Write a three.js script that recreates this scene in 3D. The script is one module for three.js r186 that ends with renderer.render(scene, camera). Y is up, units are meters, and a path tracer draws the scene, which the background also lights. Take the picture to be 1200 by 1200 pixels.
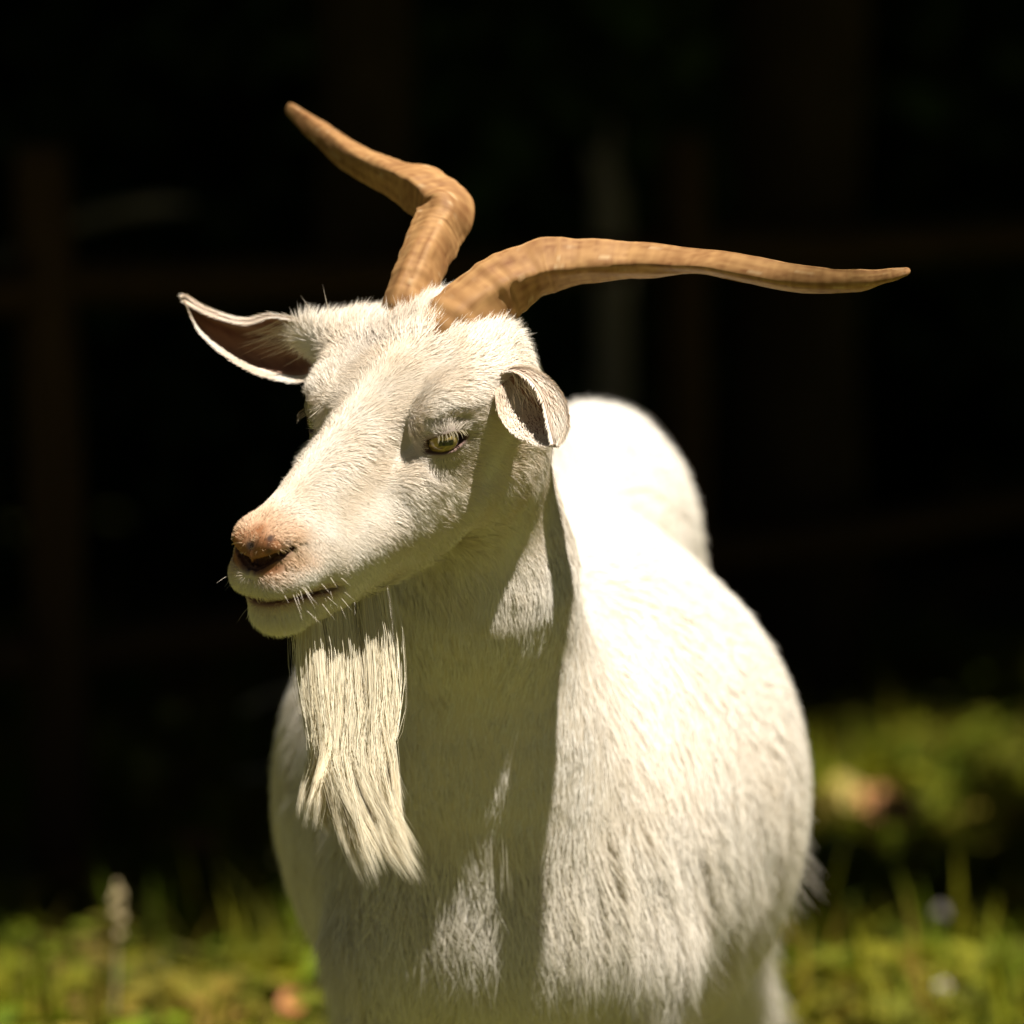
import * as THREE from 'three';
import { mergeGeometries } from 'three/addons/utils/BufferGeometryUtils.js';

// ------------------------------------------------------------------ camera, sky, sun, exposure
const scene = new THREE.Scene();
const renderer = new THREE.WebGLRenderer({ antialias: true });
renderer.setSize(1024, 1024);
renderer.toneMapping = THREE.LinearToneMapping;
renderer.toneMappingExposure = 1.85;
renderer.shadowMap.enabled = true;

const CAM_H = 1.25, CAM_D = 5, AIM_Y = 0.86;
const camera = new THREE.PerspectiveCamera(2 * Math.atan(0.45 / Math.hypot(CAM_D, CAM_H - AIM_Y)) * 180 / Math.PI, 1, 0.1, 600);
camera.position.set(0, CAM_H, CAM_D);
camera.lookAt(0, AIM_Y, 0);
camera.updateMatrixWorld(true);
camera.updateProjectionMatrix();
camera.focus = 4.97;
camera.userData.fStop = 3.2;

const SUN = new THREE.Vector3(0.265, 0.93, 0.165).normalize();
const SKY_LEVEL = 0.23;
{ // clear summer sky, computed: deeper overhead, paler to the horizon, a soft aureole round the sun
  const W = 512, Hh = 256, d = new Float32Array(W * Hh * 4);
  for (let y = 0; y < Hh; y++) for (let x = 0; x < W; x++) {
    const el = ((y + 0.5) / Hh - 0.5) * Math.PI, az = ((x + 0.5) / W - 0.5) * 2 * Math.PI, c = Math.cos(el), v = [c * Math.cos(az), Math.sin(el), c * Math.sin(az)];
    const up = Math.max(0, v[1]), cs = v[0] * SUN.x + v[1] * SUN.y + v[2] * SUN.z, k = Math.pow(1 - up, 3), glow = 0.10 * Math.exp((cs - 1) * 18), o = (y * W + x) * 4;
    d[o] = (0.085 + 0.16 * k + glow) * SKY_LEVEL; d[o + 1] = (0.115 + 0.155 * k + glow * 0.95) * SKY_LEVEL; d[o + 2] = (0.17 + 0.12 * k + glow * 0.85) * SKY_LEVEL; d[o + 3] = 1;
  }
  const t = new THREE.DataTexture(d, W, Hh, THREE.RGBAFormat, THREE.FloatType);
  t.mapping = THREE.EquirectangularReflectionMapping; t.magFilter = t.minFilter = THREE.LinearFilter; t.needsUpdate = true;
  scene.background = t; scene.environment = t;
}
const sun = new THREE.DirectionalLight(new THREE.Color(1.0, 0.945, 0.865), 5);
sun.name = 'sun';
sun.position.copy(SUN).multiplyScalar(30);
sun.target.position.set(0, 0.5, -2);
sun.castShadow = true;
Object.assign(sun.shadow.camera, { left: -12, right: 12, top: 12, bottom: -12, near: 1, far: 80 });
sun.shadow.mapSize.set(4096, 4096);
sun.shadow.radius = 1;
scene.add(sun, sun.target);

// ------------------------------------------------------------------ helpers
const V = (x = 0, y = 0, z = 0) => new THREE.Vector3(x, y, z);
function rng(seed) { let s = seed | 0; return () => { s = (s + 0x6d2b79f5) | 0; let t = Math.imul(s ^ (s >>> 15), 1 | s); t = (t + Math.imul(t ^ (t >>> 7), 61 | t)) ^ t; return ((t ^ (t >>> 14)) >>> 0) / 4294967296; }; }
// direction of a pixel of the 1200 px photograph; P() meets it with an upright plane at depth z, G() with the ground
function ray(px, py) { return V((px - 600) / 600, (600 - py) / 600, 0.5).unproject(camera).sub(camera.position).normalize(); }
function P(px, py, z) { const d = ray(px, py), t = (z - camera.position.z) / d.z; return camera.position.clone().addScaledVector(d, t); }
function G(px, py, h = 0) { const d = ray(px, py), t = (h - camera.position.y) / d.y; return camera.position.clone().addScaledVector(d, t); }
const clamp = (x, a, b) => x < a ? a : x > b ? b : x;
const sstep = (a, b, x) => { x = clamp((x - a) / (b - a), 0, 1); return x * x * (3 - 2 * x); };
const lerp = (a, b, t) => a + (b - a) * t;
function hash3(x, y, z) { let h = Math.imul(x, 374761393) ^ Math.imul(y, 668265263) ^ Math.imul(z, 2147483647 - 61); h = Math.imul(h ^ (h >>> 13), 1274126177); return ((h ^ (h >>> 16)) >>> 0) / 4294967296; }
function noise(x, y, z) {
  const xi = Math.floor(x), yi = Math.floor(y), zi = Math.floor(z);
  let fx = x - xi, fy = y - yi, fz = z - zi;
  fx = fx * fx * (3 - 2 * fx); fy = fy * fy * (3 - 2 * fy); fz = fz * fz * (3 - 2 * fz);
  const h = (a, b, c) => hash3(xi + a, yi + b, zi + c);
  return lerp(lerp(lerp(h(0, 0, 0), h(1, 0, 0), fx), lerp(h(0, 1, 0), h(1, 1, 0), fx), fy), lerp(lerp(h(0, 0, 1), h(1, 0, 1), fx), lerp(h(0, 1, 1), h(1, 1, 1), fx), fy), fz) * 2 - 1;
}
const names = new Map();
function numbered(n) { const k = names.get(n) ?? 0; names.set(n, k + 1); return k ? `${n}_${String(k).padStart(3, '0')}` : n; }
function thing(name, label, category, group, pos = [0, 0, 0]) {
  const o = new THREE.Group(); o.name = numbered(name); o.position.set(...pos); o.userData = { label, category };
  if (group) o.userData.group = group;
  scene.add(o); return o;
}
function mesh(name, geo, mat, parent) { const m = new THREE.Mesh(geo, mat); m.name = name; m.castShadow = m.receiveShadow = true; (parent ?? scene).add(m); return m; }
function geom(pos, idx, nor, col, uv) {
  const g = new THREE.BufferGeometry();
  g.setAttribute('position', new THREE.BufferAttribute(pos instanceof Float32Array ? pos : new Float32Array(pos), 3));
  if (idx) g.setIndex(new THREE.BufferAttribute(idx instanceof Uint32Array ? idx : new Uint32Array(idx), 1));
  if (nor) g.setAttribute('normal', new THREE.BufferAttribute(nor instanceof Float32Array ? nor : new Float32Array(nor), 3)); else g.computeVertexNormals();
  if (col) g.setAttribute('color', new THREE.BufferAttribute(col instanceof Float32Array ? col : new Float32Array(col), 3));
  if (uv) g.setAttribute('uv', new THREE.BufferAttribute(new Float32Array(uv), 2));
  return g;
}
// tapered tube along points with radii, knobbly by noise
function limb(pts, radii, sides = 9, rough = 0, seg = 6, seed = 0) {
  const c = new THREE.CatmullRomCurve3(pts), n = (pts.length - 1) * seg, pos = [], idx = [], uv = [];
  const fr = c.computeFrenetFrames(n, false);
  let len = 0, prev = null;
  for (let i = 0; i <= n; i++) {
    const t = i / n, p = c.getPoint(t), k = t * (radii.length - 1), k0 = Math.min(radii.length - 2, Math.floor(k)), r = lerp(radii[k0], radii[k0 + 1], k - k0);
    if (prev) len += p.distanceTo(prev); prev = p;
    for (let j = 0; j <= sides; j++) {
      const a = j / sides * Math.PI * 2, ca = Math.cos(a), sa = Math.sin(a);
      const d = V().addScaledVector(fr.normals[i], ca).addScaledVector(fr.binormals[i], sa);
      const rr = r * (1 + rough * noise(ca * 1.7 + seed, sa * 1.7 + seed * 2, len / (r * 3 + 0.02)));
      pos.push(p.x + d.x * rr, p.y + d.y * rr, p.z + d.z * rr); uv.push(j / sides * Math.PI * 2 * radii[0], len);
      if (i < n && j < sides) { const q = i * (sides + 1) + j; idx.push(q, q + 1, q + sides + 1, q + 1, q + sides + 2, q + sides + 1); }
    }
  }
  const base = pos.length / 3, e = c.getPoint(1), s = c.getPoint(0);
  pos.push(s.x, s.y, s.z, e.x, e.y, e.z); uv.push(0, 0, 0, len);
  for (let j = 0; j < sides; j++) { idx.push(base, j + 1, j); const q = n * (sides + 1) + j; idx.push(base + 1, q, q + 1); }
  return geom(pos, idx, null, null, uv);
}
function noiseTexture(size, fn, srgb = true) {
  const d = new Uint8Array(size * size * 4);
  for (let y = 0; y < size; y++) for (let x = 0; x < size; x++) { const c = fn(x / size, y / size), o = (y * size + x) * 4; d[o] = clamp(c[0], 0, 1) * 255; d[o + 1] = clamp(c[1], 0, 1) * 255; d[o + 2] = clamp(c[2], 0, 1) * 255; d[o + 3] = 255; }
  const t = new THREE.DataTexture(d, size, size); t.wrapS = t.wrapT = THREE.RepeatWrapping; t.magFilter = THREE.LinearFilter; if (srgb) t.colorSpace = THREE.SRGBColorSpace; t.needsUpdate = true; return t;
}
const lin = (r, g, b) => new THREE.Color().setRGB(r, g, b);

// ------------------------------------------------------------------ ground
const tile = (f, u, v, n) => { // noise that wraps over the tile
  const a = f(u * n, v * n, 0), b = f((u - 1) * n, v * n, 0), c = f(u * n, (v - 1) * n, 0), d = f((u - 1) * n, (v - 1) * n, 0);
  return lerp(lerp(a, b, u), lerp(c, d, u), v);
};
const groundMap = noiseTexture(512, (u, v) => {
  const n = tile(noise, u, v, 6) * 0.5 + tile(noise, u, v, 23) * 0.35 + tile(noise, u, v, 90) * 0.3, w = 0.5 + 0.5 * n;
  const soil = sstep(0.12, 0.35, tile(noise, u, v, 5) + 0.4 * tile(noise, u, v, 31));
  return [lerp(lerp(0.24, 0.43, w), 0.17, soil), lerp(lerp(0.26, 0.42, w), 0.13, soil), lerp(lerp(0.06, 0.10, w), 0.08, soil)];
});
groundMap.repeat.set(0.7, 0.7);
const groundMat = new THREE.MeshStandardMaterial({ map: groundMap, bumpMap: groundMap, bumpScale: 0.02, roughness: 1 });
{
  const N = 120, pos = [], idx = [], uv = [];
  const warp = (t) => Math.sign(t) * (Math.abs(t) * 8 + 250 * Math.pow(Math.abs(t), 5));
  for (let j = 0; j <= N; j++) for (let i = 0; i <= N; i++) {
    const x = warp(i / N * 2 - 1), z = warp(j / N * 2 - 1) - 3;
    const calm = Math.hypot(x, z + 0.5) < 1.6 ? 0.3 : 1;
    pos.push(x, (noise(x * 0.9, 0.5, z * 0.9) * 0.02 - 0.012) * calm, z); uv.push(x, z);
    if (i < N && j < N) { const q = j * (N + 1) + i; idx.push(q, q + N + 1, q + 1, q + 1, q + N + 1, q + N + 2); }
  }
  const g = mesh('ground', geom(pos, idx, null, null, uv), groundMat); g.userData = { kind: 'structure' };
}

// where the wood's shade is made to start by trimming the crowns: a line a little before the fence
const SH0 = G(120, 1190), SH1 = G(1130, 908);
function behindShade(x, z) { const dx = SH1.x - SH0.x, dz = SH1.z - SH0.z; return ((x - SH0.x) * dz - (z - SH0.z) * dx) / Math.hypot(dx, dz); } // metres, >0 behind (in the wood)
// sun flecks: points in the wood to be lit, by gaps cut in the crowns along the sun rays [point, radius of gap]
const flecks = [ // [point, gap]
  [P(72, 560, -3.72), 0.10], [P(712, 200, -6.9), 0.24], [P(800, 205, -5.4), 0.12], [P(195, 241, -5.6), 0.18], [P(60, 15, -7), 0.1],
];
function inFleck(p, extra = 0) {
  for (const [q, r] of flecks) {
    const dx = p.x - q.x, dy = p.y - q.y, dz = p.z - q.z, t = dx * SUN.x + dy * SUN.y + dz * SUN.z;
    if (t < 0.15) continue;
    if (dx * dx + dy * dy + dz * dz - t * t < (r + extra * (q.y > 0.1 ? 1.3 : 1)) ** 2) return true;
  }
  return false;
}

// ------------------------------------------------------------------ wood: trees, shrubs
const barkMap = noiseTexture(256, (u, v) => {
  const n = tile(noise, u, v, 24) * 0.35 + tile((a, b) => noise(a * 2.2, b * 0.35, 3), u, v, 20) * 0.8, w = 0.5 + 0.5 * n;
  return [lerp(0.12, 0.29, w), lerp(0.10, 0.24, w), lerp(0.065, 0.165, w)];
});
barkMap.repeat.set(3, 1.5);
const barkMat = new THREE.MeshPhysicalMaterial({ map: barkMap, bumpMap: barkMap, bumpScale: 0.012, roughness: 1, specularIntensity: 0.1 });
const leafMat = new THREE.MeshPhysicalMaterial({ color: 0xffffff, roughness: 0.8, specularIntensity: 0.3, side: THREE.DoubleSide });
function leafClump(count, spread, size, seed) {
  const r = rng(seed), pos = [], idx = [];
  for (let i = 0; i < count; i++) {
    const c = V(r() * 2 - 1, r() * 2 - 1, r() * 2 - 1).multiplyScalar(spread), d = V(r() * 2 - 1, r() * 1.4 - 0.9, r() * 2 - 1).normalize(), s = V(r() * 2 - 1, r() * 0.6 - 0.3, r() * 2 - 1).cross(d).normalize(), n = V().crossVectors(d, s);
    const L = size * (0.7 + r() * 0.6), W = L * 0.3, b = pos.length / 3;
    const put = (a, w, h) => pos.push(c.x + d.x * a * L + s.x * w * W + n.x * h * L, c.y + d.y * a * L + s.y * w * W + n.y * h * L, c.z + d.z * a * L + s.z * w * W + n.z * h * L);
    put(0, 0, 0); put(0.45, 1, 0.06); put(1, 0, -0.05); put(0.45, -1, 0.06);
    idx.push(b, b + 1, b + 2, b, b + 2, b + 3);
  }
  return geom(pos, idx);
}
const clumpA = leafClump(22, 0.20, 0.16, 11), clumpB = leafClump(16, 0.15, 0.09, 12);
function foliage(name, geo, points, parent, tint, seed, scale = 1) {
  const m = new THREE.InstancedMesh(geo, leafMat, points.length), r = rng(seed), q = new THREE.Quaternion(), mat = new THREE.Matrix4(), c = new THREE.Color();
  points.forEach((p, i) => {
    q.setFromEuler(new THREE.Euler(r() * 0.8 - 0.4, r() * 6.28, r() * 0.8 - 0.4)); const s = scale * (0.75 + r() * 0.5);
    m.setMatrixAt(i, mat.compose(p, q, V(s, s, s)));
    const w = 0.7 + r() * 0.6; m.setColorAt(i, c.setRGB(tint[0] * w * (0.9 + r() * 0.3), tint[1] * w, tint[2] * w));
  });
  m.name = name; m.castShadow = m.receiveShadow = true; m.userData = { kind: 'stuff' }; parent.add(m); return m;
}
function tree(label, x, z, r0, h, lean, crown, seed, tint, boughs = []) {
  const t = thing('tree', label, 'tree', 'trees of the dark wood', [x, 0, z]), R = rng(seed);
  const pts = [V(0, -0.1, 0), V(lean[0] * 0.2, h * 0.3, lean[1] * 0.2), V(lean[0] * 0.6, h * 0.65, lean[1] * 0.6), V(lean[0], h, lean[1])];
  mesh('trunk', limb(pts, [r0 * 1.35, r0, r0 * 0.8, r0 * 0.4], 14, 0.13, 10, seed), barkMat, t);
  const cl = [];
  for (let i = 0; i < 5; i++) {
    const a = i / 5 * 6.28 + R(), y = h * (0.42 + 0.1 * i), reach = crown.r * (0.5 + R() * 0.4), s = V(lean[0] * 0.6, y, lean[1] * 0.6);
    const e = s.clone().add(V(Math.cos(a) * reach, 0.5 + R(), Math.sin(a) * reach)), mid = s.clone().lerp(e, 0.5).add(V(0, 0.25, 0));
    cl.push(limb([s, mid, e], [r0 * 0.45, r0 * 0.3, r0 * 0.1], 7, 0.1, 5, seed + i));
  }
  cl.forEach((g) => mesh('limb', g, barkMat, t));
  const points = [];  // crown out of view, leaf clumps kept by where their shade lands
  for (let i = 0; i < crown.n; i++) {
    const u = R() * 2 - 1, a = R() * 6.28, k = Math.cbrt(0.15 + 0.85 * R()), s = Math.sqrt(1 - u * u);
    const p = V(lean[0] + Math.cos(a) * s * k * crown.r, crown.y + u * k * crown.h, lean[1] + Math.sin(a) * s * k * crown.r), w = p.clone().add(V(x, 0, z));
    if (w.y < 1.75) continue;
    const sx = w.x - SUN.x / SUN.y * w.y, sz = w.z - SUN.z / SUN.y * w.y;
    if (behindShade(sx, sz) < 0.32 + 0.35 * noise(sx * 2, 7, sz * 2)) continue;
    if (inFleck(w, 0.10)) continue;  // leaves left out along the sun ray to each fleck
    points.push(p);
  }
  for (const [ex, ey, ez, wide, n] of boughs) {   // overhanging boughs added out of view to throw the bands of shade over the grass
    const s = V(lean[0] * 0.5, h * 0.45, lean[1] * 0.5), e = V(ex - x, ey, ez - z), m = s.clone().lerp(e, 0.55).add(V(0, 0.35, 0));
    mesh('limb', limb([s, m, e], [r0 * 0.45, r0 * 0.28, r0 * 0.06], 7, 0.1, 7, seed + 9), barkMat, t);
    for (let i = 0; i < n; i++) points.push(m.clone().lerp(e, 0.82 + 0.24 * R()).add(V((R() * 2 - 1) * wide, (R() - 0.5) * 0.4, (R() * 2 - 1) * 0.22)));
  }
  if (points.length) foliage('crown', clumpA, points, t, tint, seed + 5, 1.3);
  return t;
}
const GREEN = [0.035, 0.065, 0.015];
const crownOf = (r, h, y, n) => ({ r, h, y, n });
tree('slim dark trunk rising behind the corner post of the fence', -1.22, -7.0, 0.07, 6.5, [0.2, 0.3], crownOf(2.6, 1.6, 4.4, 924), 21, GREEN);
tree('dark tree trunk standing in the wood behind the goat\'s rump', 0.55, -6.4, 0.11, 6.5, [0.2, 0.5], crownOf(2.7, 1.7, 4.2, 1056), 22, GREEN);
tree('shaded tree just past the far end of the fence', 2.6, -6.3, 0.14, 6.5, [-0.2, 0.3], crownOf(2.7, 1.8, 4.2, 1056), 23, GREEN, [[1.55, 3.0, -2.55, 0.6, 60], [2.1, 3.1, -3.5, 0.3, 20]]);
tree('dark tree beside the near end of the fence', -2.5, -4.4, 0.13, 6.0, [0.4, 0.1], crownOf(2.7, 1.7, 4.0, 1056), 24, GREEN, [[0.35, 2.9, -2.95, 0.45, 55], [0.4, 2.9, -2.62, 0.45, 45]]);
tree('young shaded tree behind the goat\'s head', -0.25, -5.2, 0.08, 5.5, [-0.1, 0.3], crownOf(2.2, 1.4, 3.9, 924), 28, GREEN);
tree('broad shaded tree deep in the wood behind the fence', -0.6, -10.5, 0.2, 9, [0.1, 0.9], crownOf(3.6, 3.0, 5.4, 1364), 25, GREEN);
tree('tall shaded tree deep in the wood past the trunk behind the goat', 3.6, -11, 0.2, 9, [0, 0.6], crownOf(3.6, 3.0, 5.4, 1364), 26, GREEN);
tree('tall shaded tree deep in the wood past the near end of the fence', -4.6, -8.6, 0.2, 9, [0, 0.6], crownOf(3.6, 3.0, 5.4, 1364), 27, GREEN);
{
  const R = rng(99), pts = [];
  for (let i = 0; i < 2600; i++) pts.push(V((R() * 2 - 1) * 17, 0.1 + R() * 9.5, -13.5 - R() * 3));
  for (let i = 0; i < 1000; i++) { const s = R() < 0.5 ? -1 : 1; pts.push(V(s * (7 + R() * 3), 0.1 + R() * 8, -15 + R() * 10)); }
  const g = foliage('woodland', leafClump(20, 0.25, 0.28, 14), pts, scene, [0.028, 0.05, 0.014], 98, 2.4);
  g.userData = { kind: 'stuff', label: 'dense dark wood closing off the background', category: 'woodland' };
}
function shrub(label, x, z, r, h, n, seed) {
  const t = thing('shrub', label, 'shrub', 'shaded shrubs behind the fence', [x, 0, z]), R = rng(seed), pts = [];
  for (let i = 0; i < 6; i++) { const a = R() * 6.28; mesh('stem', limb([V(Math.cos(a) * 0.06, -0.05, Math.sin(a) * 0.06), V(Math.cos(a) * r * 0.3, h * 0.45, Math.sin(a) * r * 0.3), V(Math.cos(a) * r * 0.6, h * 0.85, Math.sin(a) * r * 0.6)], [0.022, 0.015, 0.006], 6, 0.1, 4, i), barkMat, t); }
  for (let i = 0; i < n; i++) { const u = R() * 2 - 1, a = R() * 6.28, k = Math.cbrt(0.2 + 0.8 * R()), s = Math.sqrt(1 - u * u), p = V(Math.cos(a) * s * k * r, h * 0.52 + u * k * h * 0.5, Math.sin(a) * s * k * r); if (!inFleck(p.clone().add(V(x, 0, z)), 0.16)) pts.push(p); }
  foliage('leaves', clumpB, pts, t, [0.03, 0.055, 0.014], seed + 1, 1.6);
}
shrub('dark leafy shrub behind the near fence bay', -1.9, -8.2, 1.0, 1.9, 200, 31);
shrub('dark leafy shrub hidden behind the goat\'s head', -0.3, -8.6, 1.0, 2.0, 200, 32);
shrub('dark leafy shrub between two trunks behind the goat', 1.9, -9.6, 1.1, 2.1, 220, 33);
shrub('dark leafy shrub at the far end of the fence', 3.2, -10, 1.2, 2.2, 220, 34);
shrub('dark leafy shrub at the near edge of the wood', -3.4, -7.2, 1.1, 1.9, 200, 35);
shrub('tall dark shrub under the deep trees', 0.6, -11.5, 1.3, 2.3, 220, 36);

// ------------------------------------------------------------------ post-and-rail fence in the shade
{
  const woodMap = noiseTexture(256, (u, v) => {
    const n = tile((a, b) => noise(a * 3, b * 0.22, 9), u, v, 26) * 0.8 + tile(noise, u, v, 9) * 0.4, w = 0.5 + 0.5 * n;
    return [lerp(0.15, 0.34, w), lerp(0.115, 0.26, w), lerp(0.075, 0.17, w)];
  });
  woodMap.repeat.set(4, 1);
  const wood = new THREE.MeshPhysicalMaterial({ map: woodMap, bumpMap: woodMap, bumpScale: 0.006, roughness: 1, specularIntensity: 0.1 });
  const A = G(78, 1035), B = G(1200, 792), dir = B.clone().sub(A).setY(0), L = dir.length(); dir.normalize();
  const f = thing('post_and_rail_fence', 'weathered brown post and rail fence in deep shade at the edge of the wood', 'fence', null, [A.x, 0, A.z]);
  const step = L * 0.574;
  for (let i = -1; i <= 3; i++) {
    const p = dir.clone().multiplyScalar(step * i), lean = V((i * 37 % 5 - 2) * 0.006, 0, (i * 13 % 3 - 1) * 0.01);
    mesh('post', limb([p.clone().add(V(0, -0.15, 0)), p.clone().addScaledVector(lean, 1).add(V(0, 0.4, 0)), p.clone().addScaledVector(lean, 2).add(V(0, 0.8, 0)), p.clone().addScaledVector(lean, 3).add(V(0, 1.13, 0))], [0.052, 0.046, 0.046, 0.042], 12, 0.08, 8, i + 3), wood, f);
    if (i < 3) for (const [h, s] of [[0.345, 1], [0.92, -1]]) {
      const e = dir.clone().multiplyScalar(step * (i + 1)), off = V(-dir.z, 0, dir.x).multiplyScalar(-0.055);
      const a = p.clone().addScaledVector(dir, -0.06).add(V(0, h, 0)).add(off), b = e.clone().addScaledVector(dir, 0.05).add(V(0, h + s * 0.012, 0)).add(off), m = a.clone().lerp(b, 0.5).add(V(0, -0.012, 0));
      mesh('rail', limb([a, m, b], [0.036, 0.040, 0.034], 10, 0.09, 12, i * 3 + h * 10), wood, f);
    }
  }
}

// ------------------------------------------------------------------ grass, litter, twigs and stalks behind the goat
{
  const bladeMat = new THREE.MeshPhysicalMaterial({ color: 0xffffff, roughness: 0.8, specularIntensity: 0.15, side: THREE.DoubleSide, transmission: 0.35, thickness: 0 });
  const tuft = (count, h, spread, seed, wide) => { // one tuft of bent blades
    const R = rng(seed), pos = [], idx = [];
    for (let i = 0; i < count; i++) {
      const a = R() * 6.28, x = (R() * 2 - 1) * spread, z = (R() * 2 - 1) * spread, L = h * (0.5 + 0.7 * R()), ln = 0.25 + 0.75 * R(), w = wide * (0.7 + 0.6 * R()), sx = -Math.sin(a) * w, sz = Math.cos(a) * w;
      for (let k = 0; k < 4; k++) { const t = k / 3, y = L * (t - 0.3 * ln * t * t), o = L * ln * 0.75 * t * t, ww = 1 - 0.15 * k - (k === 3 ? 0.55 : 0), cx = x + Math.cos(a) * o, cz = z + Math.sin(a) * o; pos.push(cx - sx * ww, y, cz - sz * ww, cx + sx * ww, y, cz + sz * ww); }
      for (let k = 0; k < 3; k++) { const b = i * 8 + k * 2; idx.push(b, b + 2, b + 1, b + 1, b + 2, b + 3); }
    }
    return geom(pos, idx);
  };
  const herb = (count, seed) => { // low rosette of round leaves, clover-like
    const R = rng(seed), pos = [], idx = [];
    for (let i = 0; i < count; i++) {
      const a = R() * 6.28, d = 0.015 + R() * 0.05, y = 0.02 + R() * 0.045, r = 0.011 + R() * 0.010, x = Math.cos(a) * d, z = Math.sin(a) * d, tx = (R() - 0.5) * 0.9, tz = (R() - 0.5) * 0.9, b = pos.length / 3;
      pos.push(x, y, z); for (let k = 0; k < 7; k++) { const q = k / 7 * 6.28, ux = Math.cos(q) * r, uz = Math.sin(q) * r; pos.push(x + ux, y + 0.004 + ux * tx + uz * tz, z + uz); idx.push(b, b + 1 + (k + 1) % 7, b + 1 + k); }
    }
    return geom(pos, idx);
  };
  const kinds = [tuft(14, 0.08, 0.035, 1, 0.0030), tuft(12, 0.12, 0.03, 2, 0.0034), tuft(16, 0.06, 0.04, 3, 0.0032), herb(16, 4)];
  const meshes = kinds.map(() => []), R = rng(301), M = new THREE.Matrix4(), q = new THREE.Quaternion(), C = new THREE.Color();
  for (let i = 0; i < 26000; i++) {
    const x = (R() * 2 - 1) * 2.6, z = -1.3 - R() * 5.6, d = noise(x * 1.7, 3, z * 1.7);
    if (R() > 0.5 + 0.7 * d + 0.7 * noise(x * 4, 2, z * 4)) continue;
    const k = Math.min(3, Math.floor(R() * 3 + (noise(x * 3, 8, z * 3) > 0.0 ? 1.5 : 0.3))), s = 0.7 + 0.6 * R() + 0.25 * d;
    q.setFromEuler(new THREE.Euler((R() - 0.5) * 0.3, R() * 6.28, (R() - 0.5) * 0.3)); M.compose(V(x, -0.01, z), q, V(s, s * (0.8 + 0.5 * R()), s));
    const dry = sstep(0.25, 0.7, noise(x * 2.3 + 5, 1, z * 2.3)) * 0.6 + (R() < 0.10 ? 0.8 : 0), t = 0.45 + 0.95 * R() * (0.6 + 0.5 * R()) + 0.3 * d, y = R();
    C.setRGB(lerp(0.100 + 0.08 * y, 0.26, dry) * t, lerp(0.150 + 0.01 * y, 0.18, dry) * t, lerp(0.005, 0.025, dry) * t);
    meshes[k].push([M.clone(), C.clone()]);
  }
  const lawn = new THREE.Group(); lawn.name = 'grass'; lawn.userData = { kind: 'stuff', label: 'rough sunlit grass and low weeds behind the goat', category: 'grass' }; scene.add(lawn);
  kinds.forEach((g, k) => {
    const im = new THREE.InstancedMesh(g, bladeMat, meshes[k].length); meshes[k].forEach(([m, c], i) => { im.setMatrixAt(i, m); im.setColorAt(i, c); });
    im.name = ['short_blades', 'long_blades', 'dense_blades', 'clover_leaves'][k]; im.castShadow = im.receiveShadow = true; im.userData = { kind: 'stuff' }; lawn.add(im);
  });
  // fallen leaves
  const leafGeo = (s, curl) => { const pos = [], idx = [], n = 6; for (let i = 0; i <= n; i++) { const t = i / n, w = Math.sin(Math.PI * Math.pow(t, 0.8)) * 0.34 * s, y = curl * s * (t - 0.5) ** 2; pos.push(-w, y + w * 0.35, (t - 0.5) * s, 0, y, (t - 0.5) * s, w, y + w * 0.35, (t - 0.5) * s); if (i < n) { const b = i * 3; idx.push(b, b + 3, b + 1, b + 1, b + 3, b + 4, b + 1, b + 4, b + 2, b + 2, b + 4, b + 5); } } return geom(pos, idx); };
  const leafG = leafGeo(0.075, 0.9), dead = new THREE.MeshPhysicalMaterial({ color: 0xffffff, roughness: 0.9, specularIntensity: 0.15, side: THREE.DoubleSide, transmission: 0.25, thickness: 0 });
  const lp = [], LR = rng(303);
  for (let i = 0; i < 1500; i++) {
    const x = (LR() * 2 - 1) * 3, z = -2.2 - LR() * 6.5, inWood = behindShade(x, z);
    if (LR() > (inWood > 0.9 ? 0.9 : 0.06)) continue;
    lp.push([V(x, 0.03 + LR() * 0.04, z), LR()]);
  }
  for (const [px, py] of [[120, 1044], [135, 1050], [150, 1040], [165, 1046], [100, 1036], [180, 1052], [215, 992], [240, 998], [262, 990], [310, 1000], [300, 992], [190, 985]]) { const p = G(px, py, 0.03); lp.push([p, 0.15]); }
  const im = new THREE.InstancedMesh(leafG, dead, lp.length);
  lp.forEach(([p, h], i) => { q.setFromEuler(new THREE.Euler((LR() - 0.5) * 1.2, LR() * 6.28, (LR() - 0.5) * 1.2)); const s = 0.6 + 0.7 * LR(); M.compose(p, q, V(s, s, s)); im.setMatrixAt(i, M); const t = 0.7 + 0.6 * LR(); C.setRGB(lerp(0.17, 0.13, h) * t, lerp(0.075, 0.07, h) * t, lerp(0.03, 0.025, h) * t); im.setColorAt(i, C); });
  im.name = 'fallen_leaves'; im.castShadow = im.receiveShadow = true; im.userData = { kind: 'stuff', label: 'brown fallen leaves scattered at the foot of the fence', category: 'leaves' }; scene.add(im);

  const one = (name, label, category, geo, colour, p, rot, s, group) => { const m = mesh(numbered(name), geo, new THREE.MeshPhysicalMaterial({ color: lin(...colour), roughness: 0.7, side: THREE.DoubleSide, transmission: 0.25, thickness: 0 })); m.position.copy(p); m.rotation.set(...rot); m.scale.setScalar(s); m.userData = { label, category }; if (group) m.userData.group = group; };
  const dryMat = new THREE.MeshStandardMaterial({ color: lin(0.34, 0.27, 0.18), roughness: 0.9 }), paleMat = new THREE.MeshStandardMaterial({ color: lin(0.32, 0.27, 0.20), roughness: 0.9 });
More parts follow.
